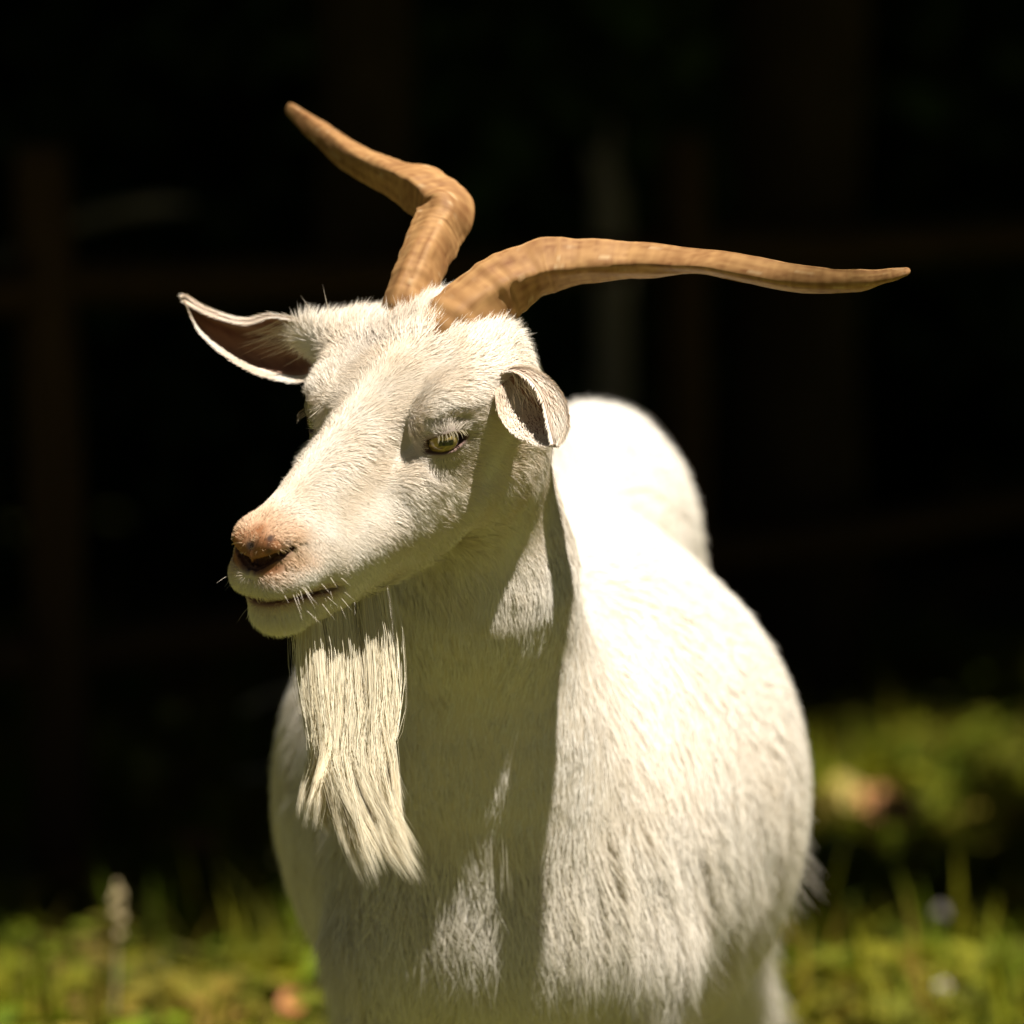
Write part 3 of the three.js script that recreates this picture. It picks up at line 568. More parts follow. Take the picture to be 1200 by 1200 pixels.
function coat(head, seed, want, sink) {
  const net = head ? headNet : bodyNet, R = rng(seed), T = net.idx.length / 3, area = new Float64Array(T);
  const A = V(), B = V(), C = V(), N = V(), cp = camera.position, vd = V();
  const info = [];
  let total = 0;
  for (let t = 0; t < T; t++) {
    const [i, j, k] = [net.idx[t * 3], net.idx[t * 3 + 1], net.idx[t * 3 + 2]];
    A.fromArray(net.pos, i * 3); B.fromArray(net.pos, j * 3); C.fromArray(net.pos, k * 3);
    N.fromArray(net.nor, i * 3); vd.subVectors(cp, A).normalize();
    const face = N.dot(vd), seen = face > -0.25 ? 1 : 0.16;
    let dens = 1;
    if (!head) { dens = A.y < 0.35 ? 0.45 : 1; if (A.z < -0.75) dens *= 0.75; }
    area[t] = B.sub(A).cross(C.sub(A)).length() * 0.5 * seen * dens; total += area[t];
  }
  const per = want / total, dir = V(), p = V(), n = V(), s = V();
  let carry = 0;
  for (let t = 0; t < T; t++) {
    carry += area[t] * per; let cnt = Math.floor(carry); carry -= cnt;
    while (cnt-- > 0) {
      let r1 = R(), r2 = R(); if (r1 + r2 > 1) { r1 = 1 - r1; r2 = 1 - r2; }
      const r0 = 1 - r1 - r2, ii = [net.idx[t * 3] * 3, net.idx[t * 3 + 1] * 3, net.idx[t * 3 + 2] * 3];
      p.set(0, 0, 0); n.set(0, 0, 0);
      [r0, r1, r2].forEach((w, q) => { p.x += net.pos[ii[q]] * w; p.y += net.pos[ii[q] + 1] * w; p.z += net.pos[ii[q] + 2] * w; n.x += net.nor[ii[q]] * w; n.y += net.nor[ii[q] + 1] * w; n.z += net.nor[ii[q] + 2] * w; });
      n.normalize();
      let len, wid, lift, colour, jit = 0.22;
      const big = noise(p.x * 9, p.y * 9, p.z * 9), mid = noise(p.x * 42 + 5, p.y * 42, p.z * 42), fine = noise(p.x * 130, p.y * 130 + 9, p.z * 130), warm = clamp(0.35 + 0.4 * big + 0.35 * mid, 0, 1);
      colour = mix3([0.85, 0.80, 0.715], [0.79, 0.69, 0.55], warm * 0.8);
      if (head) {
        colour = mix3([0.81, 0.745, 0.64], [0.68, 0.52, 0.345], clamp(warm * 0.85 + 0.25 * noise(p.x * 75, p.y * 30, p.z * 75), 0, 1) * 0.8);
        const [a, b, c] = toHead(p), g = headTints(a, b, c, p);
        const side = clamp(Math.abs(n.dot(Lf)), 0, 1), sg = c < 0 ? -1 : 1, top = sstep(-0.02, -0.07, a) * sstep(0.01, 0.04, b);
        dir.set(0, 0, 0).addScaledVector(F, -0.5).addScaledVector(Lf, sg * 0.55 * sstep(0.0, 0.03, Math.abs(c)) * (1 - top)).addScaledVector(U, -(0.25 + 0.75 * side) * (1 - top));
        if (b < -0.06) dir.addScaledVector(U, -0.7);
        len = lerp(0.0090, 0.017, sstep(0.17, 0.03, a)); wid = 0.00047; lift = 0.22; jit = 0.24;
        if (top > 0) { len = lerp(len, 0.024, top); lift = lerp(lift, 0.5, top); }
        if (a < -0.02 && b < -0.02) len = 0.019;
        const tuftW = sstep(0.05, 0.015, Math.hypot(a + 0.088, c + 0.012)) * sstep(0.02, 0.04, b); if (tuftW > 0) { len = lerp(len, 0.027, tuftW); lift = lerp(lift, 0.65, tuftW); jit = 0.45; }
        if (b < -0.085 && a > 0.04) len = lerp(len, 0.030, sstep(-0.085, -0.10, b));
        const e = Math.max(g.eye, 0);
        if (g.rim > 0.05 || (eyeLocal(a, b, c)[2] > 0.006 && vesica(eyeLocal(a, b, c)[0] - 0.004, eyeLocal(a, b, c)[1] + 0.003, 0.0240, 0.0090) < 0)) continue;
        if (g.nos > 0.02 || (a > 0.188 && b < -0.010 && b > -0.022 && Math.abs(c) < 0.028)) continue;
        if (R() < g.pad * 0.95 || R() < g.lips * 0.8 || R() < g.spot) continue;
        if (R() < e * 0.15 || R() < Math.max(g.tear, g.grey) * 0.2) continue;
        if (e > 0.05) { // lashes fan out round the eye
          const q = eyeLocal(a, b, c); const out = V().addScaledVector(E1, q[0]).addScaledVector(E2, q[1]).normalize(), w = V().addScaledVector(F, out.x).addScaledVector(U, out.y).addScaledVector(Lf, out.z * sg);
          dir.lerp(w, e * 0.8); len = lerp(len, 0.009, e);
        }
        const nk = sstep(0.085, 0.0, cutSide(p.x, p.y, p.z)) * sstep(0.06, 0.0, a); if (nk > 0) { dir.lerp(V(0, -1, 0), nk); len = lerp(len, 0.022, nk); wid = lerp(wid, 0.00072, nk); lift = lerp(lift, 0.25, nk); colour = mix3(colour, mix3([0.85, 0.80, 0.715], [0.79, 0.69, 0.55], warm * 0.8), nk); }
        if (a > 0.13 && b < -0.062) { len = 0.012; lift = 0.36; }
        len *= 1 - 0.6 * g.pad; if (g.lips > 0.1) len *= 0.7;
        colour = mix3(colour, [0.62, 0.37, 0.19], g.nose * 0.85); colour = mix3(colour, [0.50, 0.30, 0.18], g.lips * 0.6);
        colour = mix3(colour, [0.42, 0.36, 0.30], Math.max(e * 0.5, g.tear * 0.6, g.grey * 0.55));
      } else {
        const side = p.x > 0.03 ? 1 : -1, low = sstep(0.55, 0.40, p.y), back = sstep(-0.32, -0.6, p.z);
        dir.set(0.12 * side * back, -1, 0).addScaledVector(V(0, 0.35, -0.75), back * (1 - low * 0.5));
        len = lerp(0.022, 0.030, back); wid = lerp(0.00072, 0.00095, back); lift = 0.25; jit = 0.20;
        const chest = sstep(0.58, 0.46, p.y) * sstep(-0.5, -0.36, p.z) * sstep(0.30, 0.40, p.y);
        if (chest > 0) { len = lerp(len, 0.050, chest); lift = lerp(lift, 0.36, chest); jit = lerp(jit, 0.5, chest); dir.x += chest * 0.9 * noise(p.x * 14, p.y * 10, 4.5); }
        if (p.y < 0.30) { len = 0.014; }
        if (p.y < 0.40 && p.y > 0.2 && p.z < -0.95) { len = 0.055; lift = 0.6; dir.x += 0.5 * side; }
        const ridge = sstep(0.86, 0.90, p.y) * sstep(-0.4, -0.5, p.z); if (ridge > 0) { lift = lerp(lift, 0.75, ridge); }
      }
      // tufts: the lay swings together over a centimetre or two
      const sw = mid * (head ? 0.42 : 0.40) + fine * (head ? 0.22 : 0.20) + big * 0.25;
      dir.addScaledVector(n, -dir.dot(n)); if (dir.lengthSq() < 1e-6) dir.set(0.3, -1, 0.2).addScaledVector(n, -V(0.3, -1, 0.2).dot(n)); dir.normalize();
      s.crossVectors(n, dir);
      const ang = sw * 0.8 + (R() - 0.5) * 2 * jit, ca = Math.cos(ang), sa = Math.sin(ang);
      const dx = dir.x * ca + s.x * sa, dy = dir.y * ca + s.y * sa, dz = dir.z * ca + s.z * sa;
      const L = len * (0.65 + 0.7 * R()), up0 = lift * (0.6 + 0.8 * R()) + 0.14 * fine, up1 = up0 * (0.15 + R() * 0.5) - 0.05;
      const b0 = [p.x - n.x * sink, p.y - n.y * sink, p.z - n.z * sink];
      const q1 = L * 0.5, c0 = Math.cos(up0), s0 = Math.sin(up0), c1 = Math.cos(up1), s1 = Math.sin(up1);
      const m1 = [b0[0] + (dx * c0 + n.x * s0) * q1, b0[1] + (dy * c0 + n.y * s0) * q1, b0[2] + (dz * c0 + n.z * s0) * q1];
      const clear = (m, lift0) => { const d = goatSdf(m[0], m[1], m[2]); if (d < lift0) { const k = (lift0 - d) * 1.15; m[0] += n.x * k; m[1] += n.y * k; m[2] += n.z * k; } };   // hairs in hollows lie on the skin, not under it
      if (head) clear(m1, 0.0012);
      const bend = (R() - 0.5) * 0.35;
      const m2 = [m1[0] + ((dx + s.x * bend) * c1 + n.x * s1) * q1, m1[1] + ((dy + s.y * bend) * c1 + n.y * s1) * q1, m1[2] + ((dz + s.z * bend) * c1 + n.z * s1) * q1];
      if (head) clear(m2, 0.0016);
      const roll = (R() - 0.5) * 1.1; let nx = n.x + s.x * roll - dx * 0.15, ny = n.y + s.y * roll - dy * 0.15, nz = n.z + s.z * roll - dz * 0.15; const nl = Math.hypot(nx, ny, nz);
      const tone = 0.90 + 0.16 * R();
      fur.add([b0, m1, m2], [wid, wid * 0.9, 0], [nx / nl, ny / nl, nz / nl], [colour[0] * tone, colour[1] * tone, colour[2] * tone], 1.04);
    }
  }
}
function shag(seed, want) {
  const R = rng(seed), net = bodyNet, T = net.idx.length / 3, pick = [];
  for (let t = 0; t < T; t++) {
    const i = net.idx[t * 3] * 3, x = net.pos[i], y = net.pos[i + 1], z = net.pos[i + 2], nz = net.nor[i + 2];
    if (nz > -0.1 && y > 0.36 && y < 0.56 && z > -0.50) pick.push([t, 0]); else if (y > 0.20 && y < 0.40 && z < -0.90 && Math.abs(x - 0.04) > 0.10) pick.push([t, 1]);
  }
  for (let q = 0; q < want; q++) {
    const [t, hind] = pick[Math.floor(R() * pick.length)], i = net.idx[t * 3] * 3, j = net.idx[t * 3 + 1] * 3, k = net.idx[t * 3 + 2] * 3; let r1 = R(), r2 = R(); if (r1 + r2 > 1) { r1 = 1 - r1; r2 = 1 - r2; } const r0 = 1 - r1 - r2;
    const at = (A) => V(A[i] * r0 + A[j] * r1 + A[k] * r2, A[i + 1] * r0 + A[j + 1] * r1 + A[k + 1] * r2, A[i + 2] * r0 + A[j + 2] * r1 + A[k + 2] * r2), p = at(net.pos), n = at(net.nor).normalize();
    const c1 = noise(p.x * 26, p.y * 14, p.z * 26 + seed), c2 = noise(p.x * 60 + 7, p.y * 30, p.z * 60), L = (hind ? 0.060 : 0.052) * (0.6 + 0.7 * R()) * (0.75 + 0.5 * c1), K = 5, pts = [], wd = [], w0 = 0.0006 + 0.0002 * R();
    const dir = V(c1 * 0.7 + c2 * 0.3 + (R() - 0.5) * 0.25 + (hind ? 0.55 * Math.sign(p.x) : 0), -1, 0.1).addScaledVector(n, 0.30 + 0.25 * R()).normalize(), turn = (c2 + (R() - 0.5) * 0.8) * 0.5, cur = p.clone().addScaledVector(n, -0.003);
    for (let m = 0; m <= K; m++) { pts.push(arr(cur)); wd.push(w0 * (1 - 0.12 * m)); const f = m / K; cur.addScaledVector(V(dir.x + turn * f * f, dir.y - 0.3 * f, dir.z - n.z * 0.25 * f).normalize(), L / K); const d = goatSdf(cur.x, cur.y, cur.z); if (d < 0.004) cur.addScaledVector(n, 0.004 - d); }
    const tone = 0.9 + 0.16 * R(), nn = n.clone().add(V((R() - 0.5) * 0.7, 0.1, (R() - 0.5) * 0.3)).normalize();
    fur.add(pts, wd, arr(nn), mix3([0.86, 0.81, 0.72], [0.80, 0.70, 0.55], clamp(0.4 + 0.5 * c1, 0, 1)).map((v) => v * tone), 1.03);
  }
}
const fur = new Strands();
const FUR = globalThis.FUR_SCALE ?? 1;
coat(true, 501, 250000 * FUR, 0.0012);
coat(false, 502, 330000 * FUR, 0.003);
shag(503, 13000 * FUR);

// horns: swept oval section with a keel, twisted, ringed
const hornMat = new THREE.MeshPhysicalMaterial({ color: 0xffffff, vertexColors: true, roughness: 0.68, specularIntensity: 0.5 });
function horn(path, keelTurn, seed, label) {
  const pts = path.map(([px, py, z]) => P(px, py, z)), c = new THREE.CatmullRomCurve3(pts, false, 'centripetal'), N = 260, S = 40, pos = [], col = [], idx = [];
  const len = c.getLength();
  const rad = (t) => { const k = t * (path.length - 1), i = Math.min(path.length - 2, Math.floor(k)), f = k - i, g = f * f * (3 - 2 * f); return [lerp(path[i][3], path[i + 1][3], g), lerp(path[i][4], path[i + 1][4], g), lerp(path[i][5] ?? 0, path[i + 1][5] ?? 0, g)]; };
  for (let i = 0; i <= N; i++) {
    const t = i / N, p = c.getPoint(t), tan = c.getTangent(t);
    const view = camera.position.clone().sub(P(640, 320, 0)).normalize();       // frame: one axis kept near the picture plane, so that the traced widths hold
    const side = V().crossVectors(view, tan).normalize(), front = V().crossVectors(tan, side).normalize();
    const [w, d, tw] = rad(t), s = t * len;
    const ring = 1 + 0.022 * noise(s * 150, seed, 0) * sstep(0.75, 0.2, t) + 0.012 * noise(s * 160, seed, 3) + 0.012 * noise(s * 28, seed, 8);
    for (let j = 0; j <= S; j++) {
      const a = j / S * Math.PI * 2, ca = Math.cos(a), sa = Math.sin(a), k = Math.exp(-(((((a - tw - keelTurn) % 6.2832) + 9.4248) % 6.2832 - 3.1416) ** 2) / 0.05);
      const bumps = 1 + 0.025 * noise(ca * 2.2 + seed, sa * 2.2, s * 55) + 0.012 * noise(ca * 8 + seed, sa * 8, s * 130), taper = t > 0.985 ? Math.sqrt(Math.max(0, 1 - ((t - 0.985) / 0.015) ** 2)) * 0.9 + 0.02 : 1;
      const lens = 0.35 + 0.6 * sstep(0.1, 0.35, t), thick = lerp(sa, Math.sign(sa) * (1 - Math.pow(Math.abs(ca), 1.5)), lens) + 0.20 * Math.sign(sa || 1) * k * (1 - t * 0.6), cs = Math.cos(tw * 0.22), sn = Math.sin(tw * 0.22), X = ca * w, Y = thick * d;
      const q = p.clone().addScaledVector(side, (X * cs - Y * sn) * ring * bumps * taper).addScaledVector(front, (Y * cs + X * sn) * ring * bumps * taper);
      pos.push(q.x, q.y, q.z);
      const streak = noise(ca * 6 + seed, sa * 6, s * 9), blot = noise(ca * 1.5, sa * 1.5 + seed, s * 26), fine = noise(ca * 16, sa * 16, s * 210) * 0.6 + noise(ca * 30 + 3, sa * 30, s * 45) * 0.7, ringc = noise(s * 190, seed + 2, sa * 0.7), rg = noise(s * 330, seed, ca * 0.8);
      const dark = clamp(0.26 + 0.26 * streak + 0.18 * blot + 0.40 * fine + 0.10 * ringc + 0.16 * rg + 0.24 * t, 0, 1);
      let cc = mix3([0.41, 0.225, 0.085], [0.15, 0.055, 0.015], dark);
      if (k > 0.35 && t < 0.45) cc = mix3(cc, [0.17, 0.07, 0.02], 0.35 * k * (0.6 + 0.4 * fine));
      const scuff = sstep(0.45, 0.7, noise(ca * 3 + seed * 2, sa * 3, s * 70) * 0.7 + fine * 0.4); cc = mix3(cc, [0.58, 0.40, 0.21], scuff * 0.55);
      col.push(...cc);
      if (i < N && j < S) { const o = i * (S + 1) + j; idx.push(o, o + S + 1, o + 1, o + 1, o + S + 1, o + S + 2); }
    }
  }
  const m = mesh('horn', geom(pos, idx, null, col), hornMat, goat); m.userData = { label };
}
// [pixel x, pixel y, depth, half width across the view, half depth, twist]
horn([[505, 434, -0.03, 0.038, 0.030], [536, 390, -0.035, 0.0365, 0.029], [580, 343, -0.05, 0.0310, 0.027, 0.2], [634, 313, -0.06, 0.0250, 0.025, 0.5], [690, 306, -0.055, 0.0200, 0.022, 0.7], [750, 305, -0.045, 0.0165, 0.020, 0.9], [822, 306, -0.01, 0.0110, 0.019, 1.5], [880, 316, 0.03, 0.0138, 0.015, 2.2], [940, 327, 0.055, 0.0148, 0.011, 2.8], [1000, 329, 0.075, 0.0125, 0.009, 3.0], [1040, 323, 0.085, 0.0075, 0.007, 3.1], [1067, 317, 0.09, 0.0040, 0.0045, 3.2]],
  1.2, 5, 'twisted ringed horn sweeping out beside the folded ear');
horn([[468, 400, -0.075, 0.024, 0.026], [477, 358, -0.08, 0.0215, 0.026], [493, 314, -0.10, 0.0225, 0.026], [510, 276, -0.13, 0.0245, 0.025, 0.1], [521, 248, -0.15, 0.0270, 0.024, 0.3], [497, 225, -0.175, 0.0240, 0.022, 0.6], [458, 207, -0.22, 0.0175, 0.020, 1.0], [415, 186, -0.29, 0.0155, 0.016, 1.6], [376, 156, -0.37, 0.0120, 0.012, 2.2], [338, 126, -0.44, 0.0070, 0.008, 2.6]],
  0.9, 9, 'twisted horn with a sharp bend above the outstretched ear');

// ears: cupped shells between two rims
const earMat = new THREE.MeshPhysicalMaterial({ color: 0xffffff, vertexColors: true, roughness: 0.6, transmission: 0.35, thickness: 0, side: THREE.DoubleSide });
function ear(A, B, bulge, seed, label, rimWide) {
  const ca = new THREE.CatmullRomCurve3(A.map((q) => P(...q))), cb = new THREE.CatmullRomCurve3(B.map((q) => P(...q))), N = 40, M = 24, bl = V(...bulge), grid = [[], []], R = rng(seed);
  const pt = (s, t) => { const w = Math.sin(Math.PI * t), k = Math.pow(w, 0.7) * Math.sin(Math.PI * clamp(0.12 + s * 0.88, 0, 1)) ** 0.6; return ca.getPoint(s).lerp(cb.getPoint(s), t).addScaledVector(bl, k); };
  const pos = [], col = [], idx = [], un = bl.clone().normalize();
  for (let layer = 0; layer < 2; layer++) for (let i = 0; i <= N; i++) for (let j = 0; j <= M; j++) {
    const s = i / N, t = j / M, p = pt(s, t), edge = Math.sin(Math.PI * t) * Math.min(1, (1 - s) * 6);
    if (layer) p.addScaledVector(un, 0.0012 + 0.0022 * edge);
    grid[layer].push(p); pos.push(p.x, p.y, p.z);
    const n1 = noise(s * 5 + seed, t * 14, 2), n2 = noise(s * 30, t * 40 + seed, 5), vein = sstep(0.35, 0.0, Math.abs(noise(s * 1.5 + seed, t * 7, 9)));
    let c = layer ? [0.62, 0.48, 0.36] : mix3([0.52, 0.28, 0.15], [0.21, 0.075, 0.04], clamp(0.35 + 0.45 * n1 + 0.2 * n2 + 0.25 * vein, 0, 1));
    if (!layer) c = mix3(c, [0.60, 0.44, 0.30], sstep(0.07, 0.0, Math.min(t, 1 - t)) * 0.8);
    col.push(...c);
  }
  const K = (N + 1) * (M + 1);
  for (let i = 0; i < N; i++) for (let j = 0; j < M; j++) { const o = i * (M + 1) + j; idx.push(o, o + 1, o + M + 1, o + 1, o + M + 2, o + M + 1); const q = o + K; idx.push(q, q + M + 1, q + 1, q + 1, q + M + 1, q + M + 2); }
  for (let i = 0; i < N; i++) for (const j of [0, M]) { const o = i * (M + 1) + j, o2 = o + M + 1; idx.push(o, o2, o + K, o2, o2 + K, o + K); }
  const m = mesh('ear', geom(pos, idx, null, col), earMat, goat); m.userData = { label };
  // coat on the outside and along the rims
  const gp = (s, t) => pt(s, t).addScaledVector(un, 0.0030);
  for (let q = 0; q < 12000 * FUR; q++) {
    const rim = R() < 0.5, s = R() * 0.98, e0 = rimWide * Math.pow(R(), 1.6), t = rim ? (R() < 0.5 ? e0 : 1 - e0) : R(), p = rim ? pt(s, t).addScaledVector(un, -0.0006) : gp(s, t);
    const ds = pt(Math.min(1, s + 0.02), t).sub(pt(s, t)).normalize(), dt = pt(s, Math.min(1, t + 0.02)).sub(pt(s, Math.max(0, t - 0.02))).normalize(), n = V().crossVectors(ds, dt).normalize(); if (n.dot(un) < 0 !== rim) n.negate();
    const d = ds.clone().multiplyScalar(0.9).addScaledVector(dt, (R() - 0.5) * 0.7 + (rim ? (t < 0.5 ? -0.7 : 0.7) : 0)).normalize();
    const L = (rim ? 0.006 : 0.009) * (0.6 + 0.8 * R()), up = 0.12 + 0.3 * R(), cc = mix3([0.82, 0.75, 0.64], [0.70, 0.54, 0.38], clamp(0.4 + 0.5 * noise(s * 9, t * 6, seed), 0, 1)), tone = 0.88 + 0.2 * R();
    const p1 = p.clone().addScaledVector(d, L * 0.5).addScaledVector(n, L * 0.5 * up), p2 = p1.clone().addScaledVector(d, L * 0.5).addScaledVector(n, L * 0.2 * up);
    fur.add([arr(p), arr(p1), arr(p2)], [0.0007, 0.00065, 0], arr(n), cc.map((x) => x * tone), 1.03);
  }
  // wispy long hairs inside, near the root
  for (let q = 0; q < 60; q++) {
    const s = 0.03 + R() * 0.3, t = R() * 0.35, p = pt(s, t), e = pt(clamp(s + 0.25, 0, 1), clamp(t + 0.25 + R() * 0.3, 0, 1)).addScaledVector(un, -0.012 - R() * 0.014), mid = p.clone().lerp(e, 0.5).addScaledVector(un, -0.006);
    fur.add([arr(p), arr(mid), arr(e)], [0.0005, 0.0004, 0], arr(un.clone().negate()), [0.72, 0.6, 0.46], 1);
  }
}
ear([[586, 436, 0.030], [602, 434, 0.042], [620, 444, 0.055], [635, 466, 0.074], [643, 496, 0.092], [649, 521, 0.100]], [[580, 456, 0.045], [586, 486, 0.055], [600, 506, 0.066], [620, 517, 0.080], [638, 523, 0.092], [649, 522, 0.100]], [0.024, 0.010, -0.034], 61, 'folded ear with its dark hollow showing', 0.26);
ear([[402, 384, -0.085], [360, 378, -0.095], [319, 371, -0.10], [287, 378, -0.11], [245, 367, -0.125], [217, 352, -0.135]], [[372, 440, -0.08], [347, 447, -0.09], [303, 438, -0.10], [262, 415, -0.112], [232, 386, -0.125], [217, 353, -0.135]], [0.0, 0.010, -0.030], 62, 'ear held out sideways with brown inside', 0.05);

// eyes: amber ball with a level slit pupil
function eye(sg, label) {
  const cols = [], g = new THREE.SphereGeometry(EYE_R, 64, 48), pa = g.attributes.position;
  for (let i = 0; i < pa.count; i++) {
    const x = pa.getX(i) / EYE_R, y = pa.getY(i) / EYE_R, z = pa.getZ(i) / EYE_R;       // x along the lids, y up, z out
    const gx = 0.24, gy = -0.13, r = Math.hypot(x - gx, y - gy), n = 0.8 + 0.35 * noise(Math.atan2(y, x) * 9, r * 6, 1);
    let c = [0.10, 0.06, 0.045];
    if (z > 0 && r < 0.74) c = [0.42 * n, 0.29 * n, 0.085 * n];
    if (z > 0 && r > 0.70 && r < 0.78) c = [0.05, 0.03, 0.015];
    if (z > 0 && Math.abs(y - gy) < 0.14 && Math.abs(x - gx) < 0.42) c = [0.006, 0.005, 0.006];
    cols.push(...c);
  }
  g.setAttribute('color', new THREE.BufferAttribute(new Float32Array(cols), 3));
  const w = (v) => V().addScaledVector(F, v.x).addScaledVector(U, v.y).addScaledVector(Lf, v.z * sg), m = new THREE.Matrix4().makeBasis(w(E1).multiplyScalar(sg), w(E2), w(E3));
  g.applyMatrix4(m); if (m.determinant() < 0) { const ix = g.index.array; for (let i = 0; i < ix.length; i += 3) { const q = ix[i]; ix[i] = ix[i + 1]; ix[i + 1] = q; } }
  const ctr = H(EYE[0] + E3.x * 0.0016, EYE[1] + E3.y * 0.0016, (EYE[2] + E3.z * 0.0016) * sg); g.translate(ctr.x, ctr.y, ctr.z);
  const o = mesh('eye', g, new THREE.MeshPhysicalMaterial({ color: 0xffffff, vertexColors: true, roughness: 0.15, clearcoat: 1, clearcoatRoughness: 0.04 }), goat); o.userData = { label };
  // pale lashes hanging from the upper lid
  const R = rng(70 + sg), lash = new Strands(), at = (e1, e2, e3) => H(...[EYE[0] + E1.x * e1 + E2.x * e2 + E3.x * e3, EYE[1] + E1.y * e1 + E2.y * e2 + E3.y * e3, (EYE[2] + E1.z * e1 + E2.z * e2 + E3.z * e3) * sg]);
  for (let i = 0; i < 26; i++) {
    const e1 = -0.017 + 0.034 * R(), top = 0.0040 - 0.0000 + 0.003 * (1 - (e1 / 0.02) ** 2) - 0.12 * e1, z0 = Math.sqrt(Math.max(1e-6, (EYE_R + 0.004) ** 2 - e1 * e1 - top * top)), L = 0.005 + 0.004 * R(), sp = e1 * 0.35 + (R() - 0.5) * 0.003;
    const p0 = at(e1, top + 0.001, z0), p1 = at(e1 + sp * 0.5, top - L * 0.25, z0 + L * 0.55), p2 = at(e1 + sp, top - L * 0.8, z0 + L * 0.75);
    lash.add([arr(p0), arr(p1), arr(p2)], [0.0007, 0.0006, 0], arr(w(E3)), [0.72, 0.62, 0.44], 1);
  }
  lash.build('eyelashes', furMat, goat);
}
eye(1, 'half-closed amber eye with a level pupil'); eye(-1, 'eye on the far side of the face');

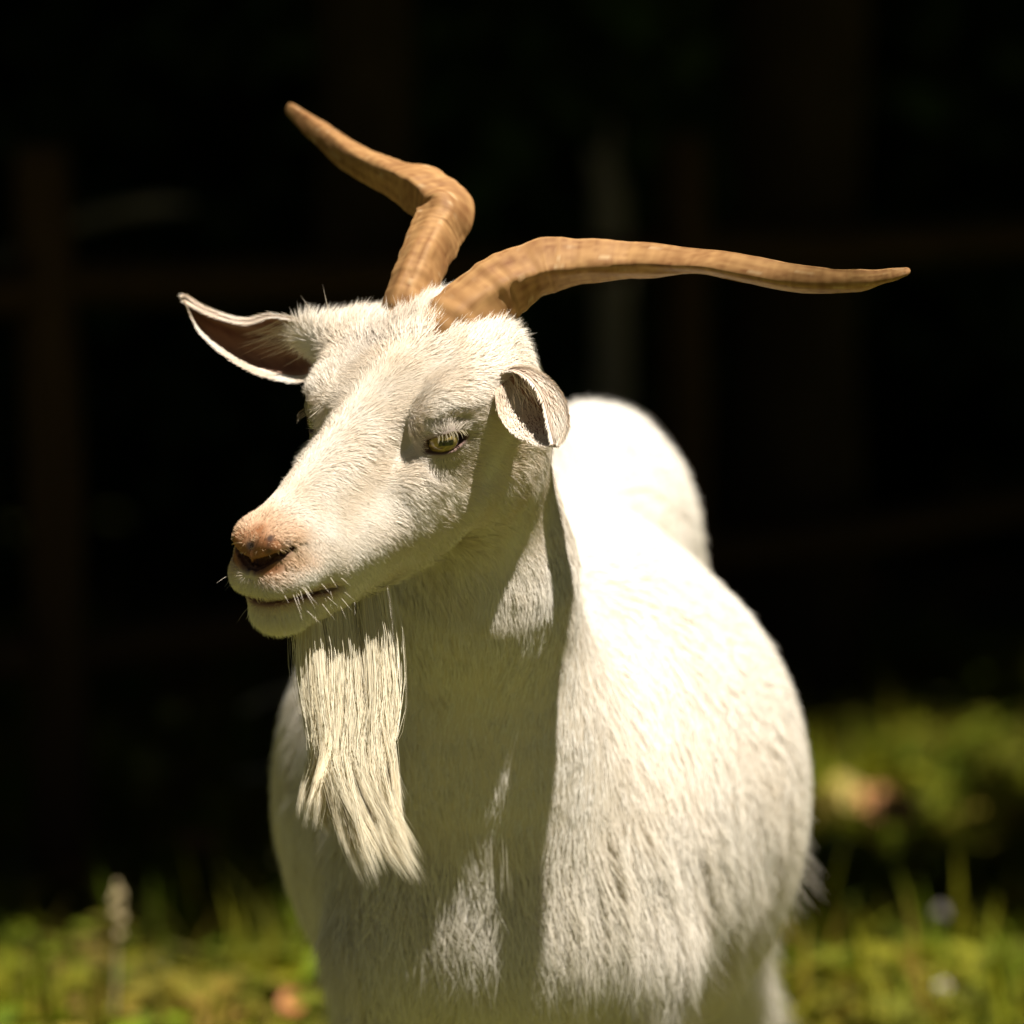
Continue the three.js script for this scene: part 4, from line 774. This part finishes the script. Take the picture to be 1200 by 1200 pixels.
// beard: long silky locks from the chin
{
  const beard = new Strands(), R = rng(81);
  const zc = 0.075;
  const locks = [ // guides [px, py, z]
    [[362, 728, zc], [366, 790, zc + 0.005], [372, 860, zc], [362, 915, zc], [352, 955, zc]],
    [[368, 730, zc + 0.01], [370, 800, zc + 0.02], [378, 870, zc + 0.02], [376, 920, zc + 0.015], [366, 968, zc + 0.01]],
    [[378, 730, zc + 0.01], [378, 810, zc + 0.02], [384, 890, zc + 0.022], [392, 945, zc + 0.018], [404, 990, zc + 0.01]],
    [[390, 730, zc + 0.012], [386, 820, zc + 0.024], [386, 900, zc + 0.028], [404, 965, zc + 0.02], [432, 1036, zc + 0.012]],
    [[402, 726, zc + 0.01], [398, 820, zc + 0.026], [396, 900, zc + 0.03], [416, 970, zc + 0.024], [444, 1022, zc + 0.014]],
    [[414, 722, zc + 0.006], [410, 815, zc + 0.022], [404, 895, zc + 0.026], [430, 965, zc + 0.02], [462, 1015, zc + 0.01]],
    [[426, 718, zc], [424, 810, zc + 0.016], [414, 885, zc + 0.022], [442, 965, zc + 0.018], [480, 1028, zc + 0.01]],
    [[440, 714, zc - 0.008], [438, 805, zc + 0.008], [426, 880, zc + 0.014], [450, 955, zc + 0.012], [492, 1032, zc + 0.006]],
    [[452, 708, zc - 0.016], [450, 800, zc], [440, 880, zc + 0.006], [458, 960, zc + 0.006], [488, 1018, zc]],
    [[458, 704, zc - 0.022], [452, 800, zc - 0.008], [454, 880, zc - 0.002], [464, 945, zc], [484, 1000, zc - 0.002]],
    [[466, 702, zc - 0.028], [460, 790, zc - 0.018], [456, 860, zc - 0.012], [458, 905, zc - 0.01], [468, 945, zc - 0.01]],
    [[400, 716, zc - 0.02], [402, 800, zc - 0.012], [396, 880, zc - 0.008], [400, 950, zc - 0.01], [420, 1000, zc - 0.012]],
    [[440, 706, zc - 0.03], [440, 800, zc - 0.02], [432, 890, zc - 0.015], [440, 950, zc - 0.014], [462, 1000, zc - 0.016]],
    [[375, 722, zc - 0.01], [376, 800, zc - 0.008], [378, 880, zc - 0.006], [372, 940, zc - 0.006], [384, 980, zc - 0.008]],
  ];
  locks.forEach((g, li) => {
    const u = clamp((g[0][0] - 362) / 110, 0, 1), back = li > 10 ? 1 : 0, rt = H(lerp(0.172, 0.075, u), -0.105, (back ? -0.008 : 0.010) + 0.006 * Math.sin(li * 2.1));
    for (let q = 0; q < 6; q++) { const e = 0.001, d = goatSdf(rt.x, rt.y, rt.z), n = V(goatSdf(rt.x + e, rt.y, rt.z) - d, goatSdf(rt.x, rt.y + e, rt.z) - d, goatSdf(rt.x, rt.y, rt.z + e) - d).normalize(); rt.addScaledVector(n, -d); }
    const zs = rt.z - g[0][2];
    g = g.map(([x, y, z], q) => [x, y, z + zs * (q < 2 ? 1 : 0.85)]).map((q) => P(...q)); g[0] = rt.clone().add(V(0, 0.010, 0)); g[1].x = lerp(g[1].x, rt.x, 0.35);
    const c = new THREE.CatmullRomCurve3(g), wob = [R() * 9, R() * 9], lockTone = 0.88 + 0.16 * R();
    for (let i = 0; i < 760; i++) {
      const sub = Math.floor(R() * 4), sa0 = (sub + li * 0.37) * 1.57, a = R() * 6.28, rr = Math.sqrt(R()), r0 = 0.0085, end = 0.55 + 0.48 * Math.pow(R(), 0.55), pts = [], wd = [], jig = R(), K = 7, ph = R() * 6.28, w0 = 0.00032 + 0.00018 * R(), fly = R() < 0.06 ? 2.2 : 1;
      for (let k = 0; k <= K; k++) {
        const t = k / K * end, p = c.getPoint(Math.min(1, t)); if (t > 1) p.addScaledVector(c.getTangent(1), (t - 1) * c.getLength());
        const spread = r0 * (0.65 + 0.35 * sstep(0, 0.12, t)) * (1 - 0.72 * sstep(0.1, 0.75, t) + 0.08 * sstep(0.8, 1, t)) * fly, wave = 0.0014 * Math.sin(t * 9 + ph * 0.25 + wob[0]) + 0.0022 * Math.sin(t * 5 + wob[1]);
        pts.push([p.x + Math.cos(a) * rr * spread + wave + 0.0016 * Math.sin(t * (5 + 5 * jig) + ph) * t + 0.0050 * Math.sin(t * 6.5 + sa0 * 1.9 + wob[1]) * sstep(0.1, 0.6, t) + 0.0035 * Math.cos(sa0) * sstep(0.3, 0.9, t), p.y + (k === 0 ? 0.004 : 0), p.z + Math.sin(a) * rr * spread * 0.9 + wave * 0.4 + 0.006 * Math.sin(t * 5.2 + sa0 * 2.3) * sstep(0.1, 0.5, t)]); wd.push(w0 * (k < 4 ? 1 : 1 - (k - 4) / 3));
      }
      const nr = V(Math.cos(a) * rr * 0.9 + (R() - 0.5) * 1.1, 0.25, 0.55 + Math.sin(a) * rr * 0.7).normalize(), tone = 0.88 + 0.18 * R(), cc = mix3([0.86, 0.79, 0.62], [0.80, 0.68, 0.46], R() * 0.9);
      beard.add(pts, wd, arr(nr), cc.map((x) => x * tone * lockTone), 1.02);
    }
  });
  const m = beard.build('beard', furMat, goat); m.userData = { label: 'long silky cream beard hanging in wavy locks', kind: 'stuff' };
}
// loose long hairs: above the far ear, round the muzzle
{
  const R = rng(88);
  const one = (a, b, c, w, col = [0.5, 0.4, 0.28]) => fur.add([arr(P(...a)), arr(P(...b)), arr(P(...c))], [w, w * 0.8, 0], [0, 0.4, 0.92], col, 1);
  one([386, 388, -0.06], [384, 360, -0.06], [378, 333, -0.062], 0.0006); one([392, 388, -0.06], [394, 370, -0.06], [391, 356, -0.062], 0.0006); one([370, 384, -0.06], [362, 360, -0.06], [352, 346, -0.062], 0.0006); one([380, 386, -0.06], [378, 370, -0.06], [376, 358, -0.06], 0.0005);
  for (let i = 0; i < 44; i++) {      // whiskers on the lips and chin
    const a = 0.145 + R() * 0.075, up = R() < 0.6, c = (0.020 + 0.035 * R()) * (R() < 0.8 ? 1 : -1), b = mouthLine(a) + (up ? 0.006 + 0.008 * R() : -0.006 - 0.012 * R());
    let p = H(a, b, c); for (let q = 0; q < 8; q++) { const e = 0.001, d = goatSdf(p.x, p.y, p.z), n = V(goatSdf(p.x + e, p.y, p.z) - d, goatSdf(p.x, p.y + e, p.z) - d, goatSdf(p.x, p.y, p.z + e) - d).normalize(); p.addScaledVector(n, -d); }
    const dir = V().addScaledVector(F, -0.2 + 0.7 * R()).addScaledVector(U, -0.3 - 0.6 * R()).addScaledVector(Lf, Math.sign(c) * (0.3 + 0.5 * R())).normalize(), L = 0.010 + 0.016 * R();
    const p1 = p.clone().addScaledVector(dir, L * 0.5), p2 = p1.clone().addScaledVector(dir, L * 0.5).add(V(0.002 * (R() - 0.2), -0.002, 0));
    fur.add([arr(p), arr(p1), arr(p2)], [0.00030, 0.00028, 0], [0, 0.5, 0.86], [0.70, 0.61, 0.48], 1);
  }
}
{ const m = fur.build('fur', furMat, goat); m.userData = { label: 'short cream white coat lying in tufts', kind: 'stuff' }; }
// cloven hooves
const hoofMat = new THREE.MeshStandardMaterial({ color: lin(0.10, 0.08, 0.06), roughness: 0.6 });
for (const [px, py, z] of [[744, 1590, -0.27], [444, 1590, -0.27], [845, 1415, -1.01], [460, 1415, -1.01]]) {
  const c = P(px, py, z), gs = [-1, 1].map((s) => { const g = new THREE.CylinderGeometry(0.020, 0.027, c.y + 0.012, 14, 3); g.scale(0.8, 1, 1.35); g.translate(c.x + s * 0.021, (c.y + 0.012) / 2 - 0.002, z + 0.018); return g; });
  mesh('hoof', mergeGeometries(gs), hoofMat, goat);
}

renderer.render(scene, camera);
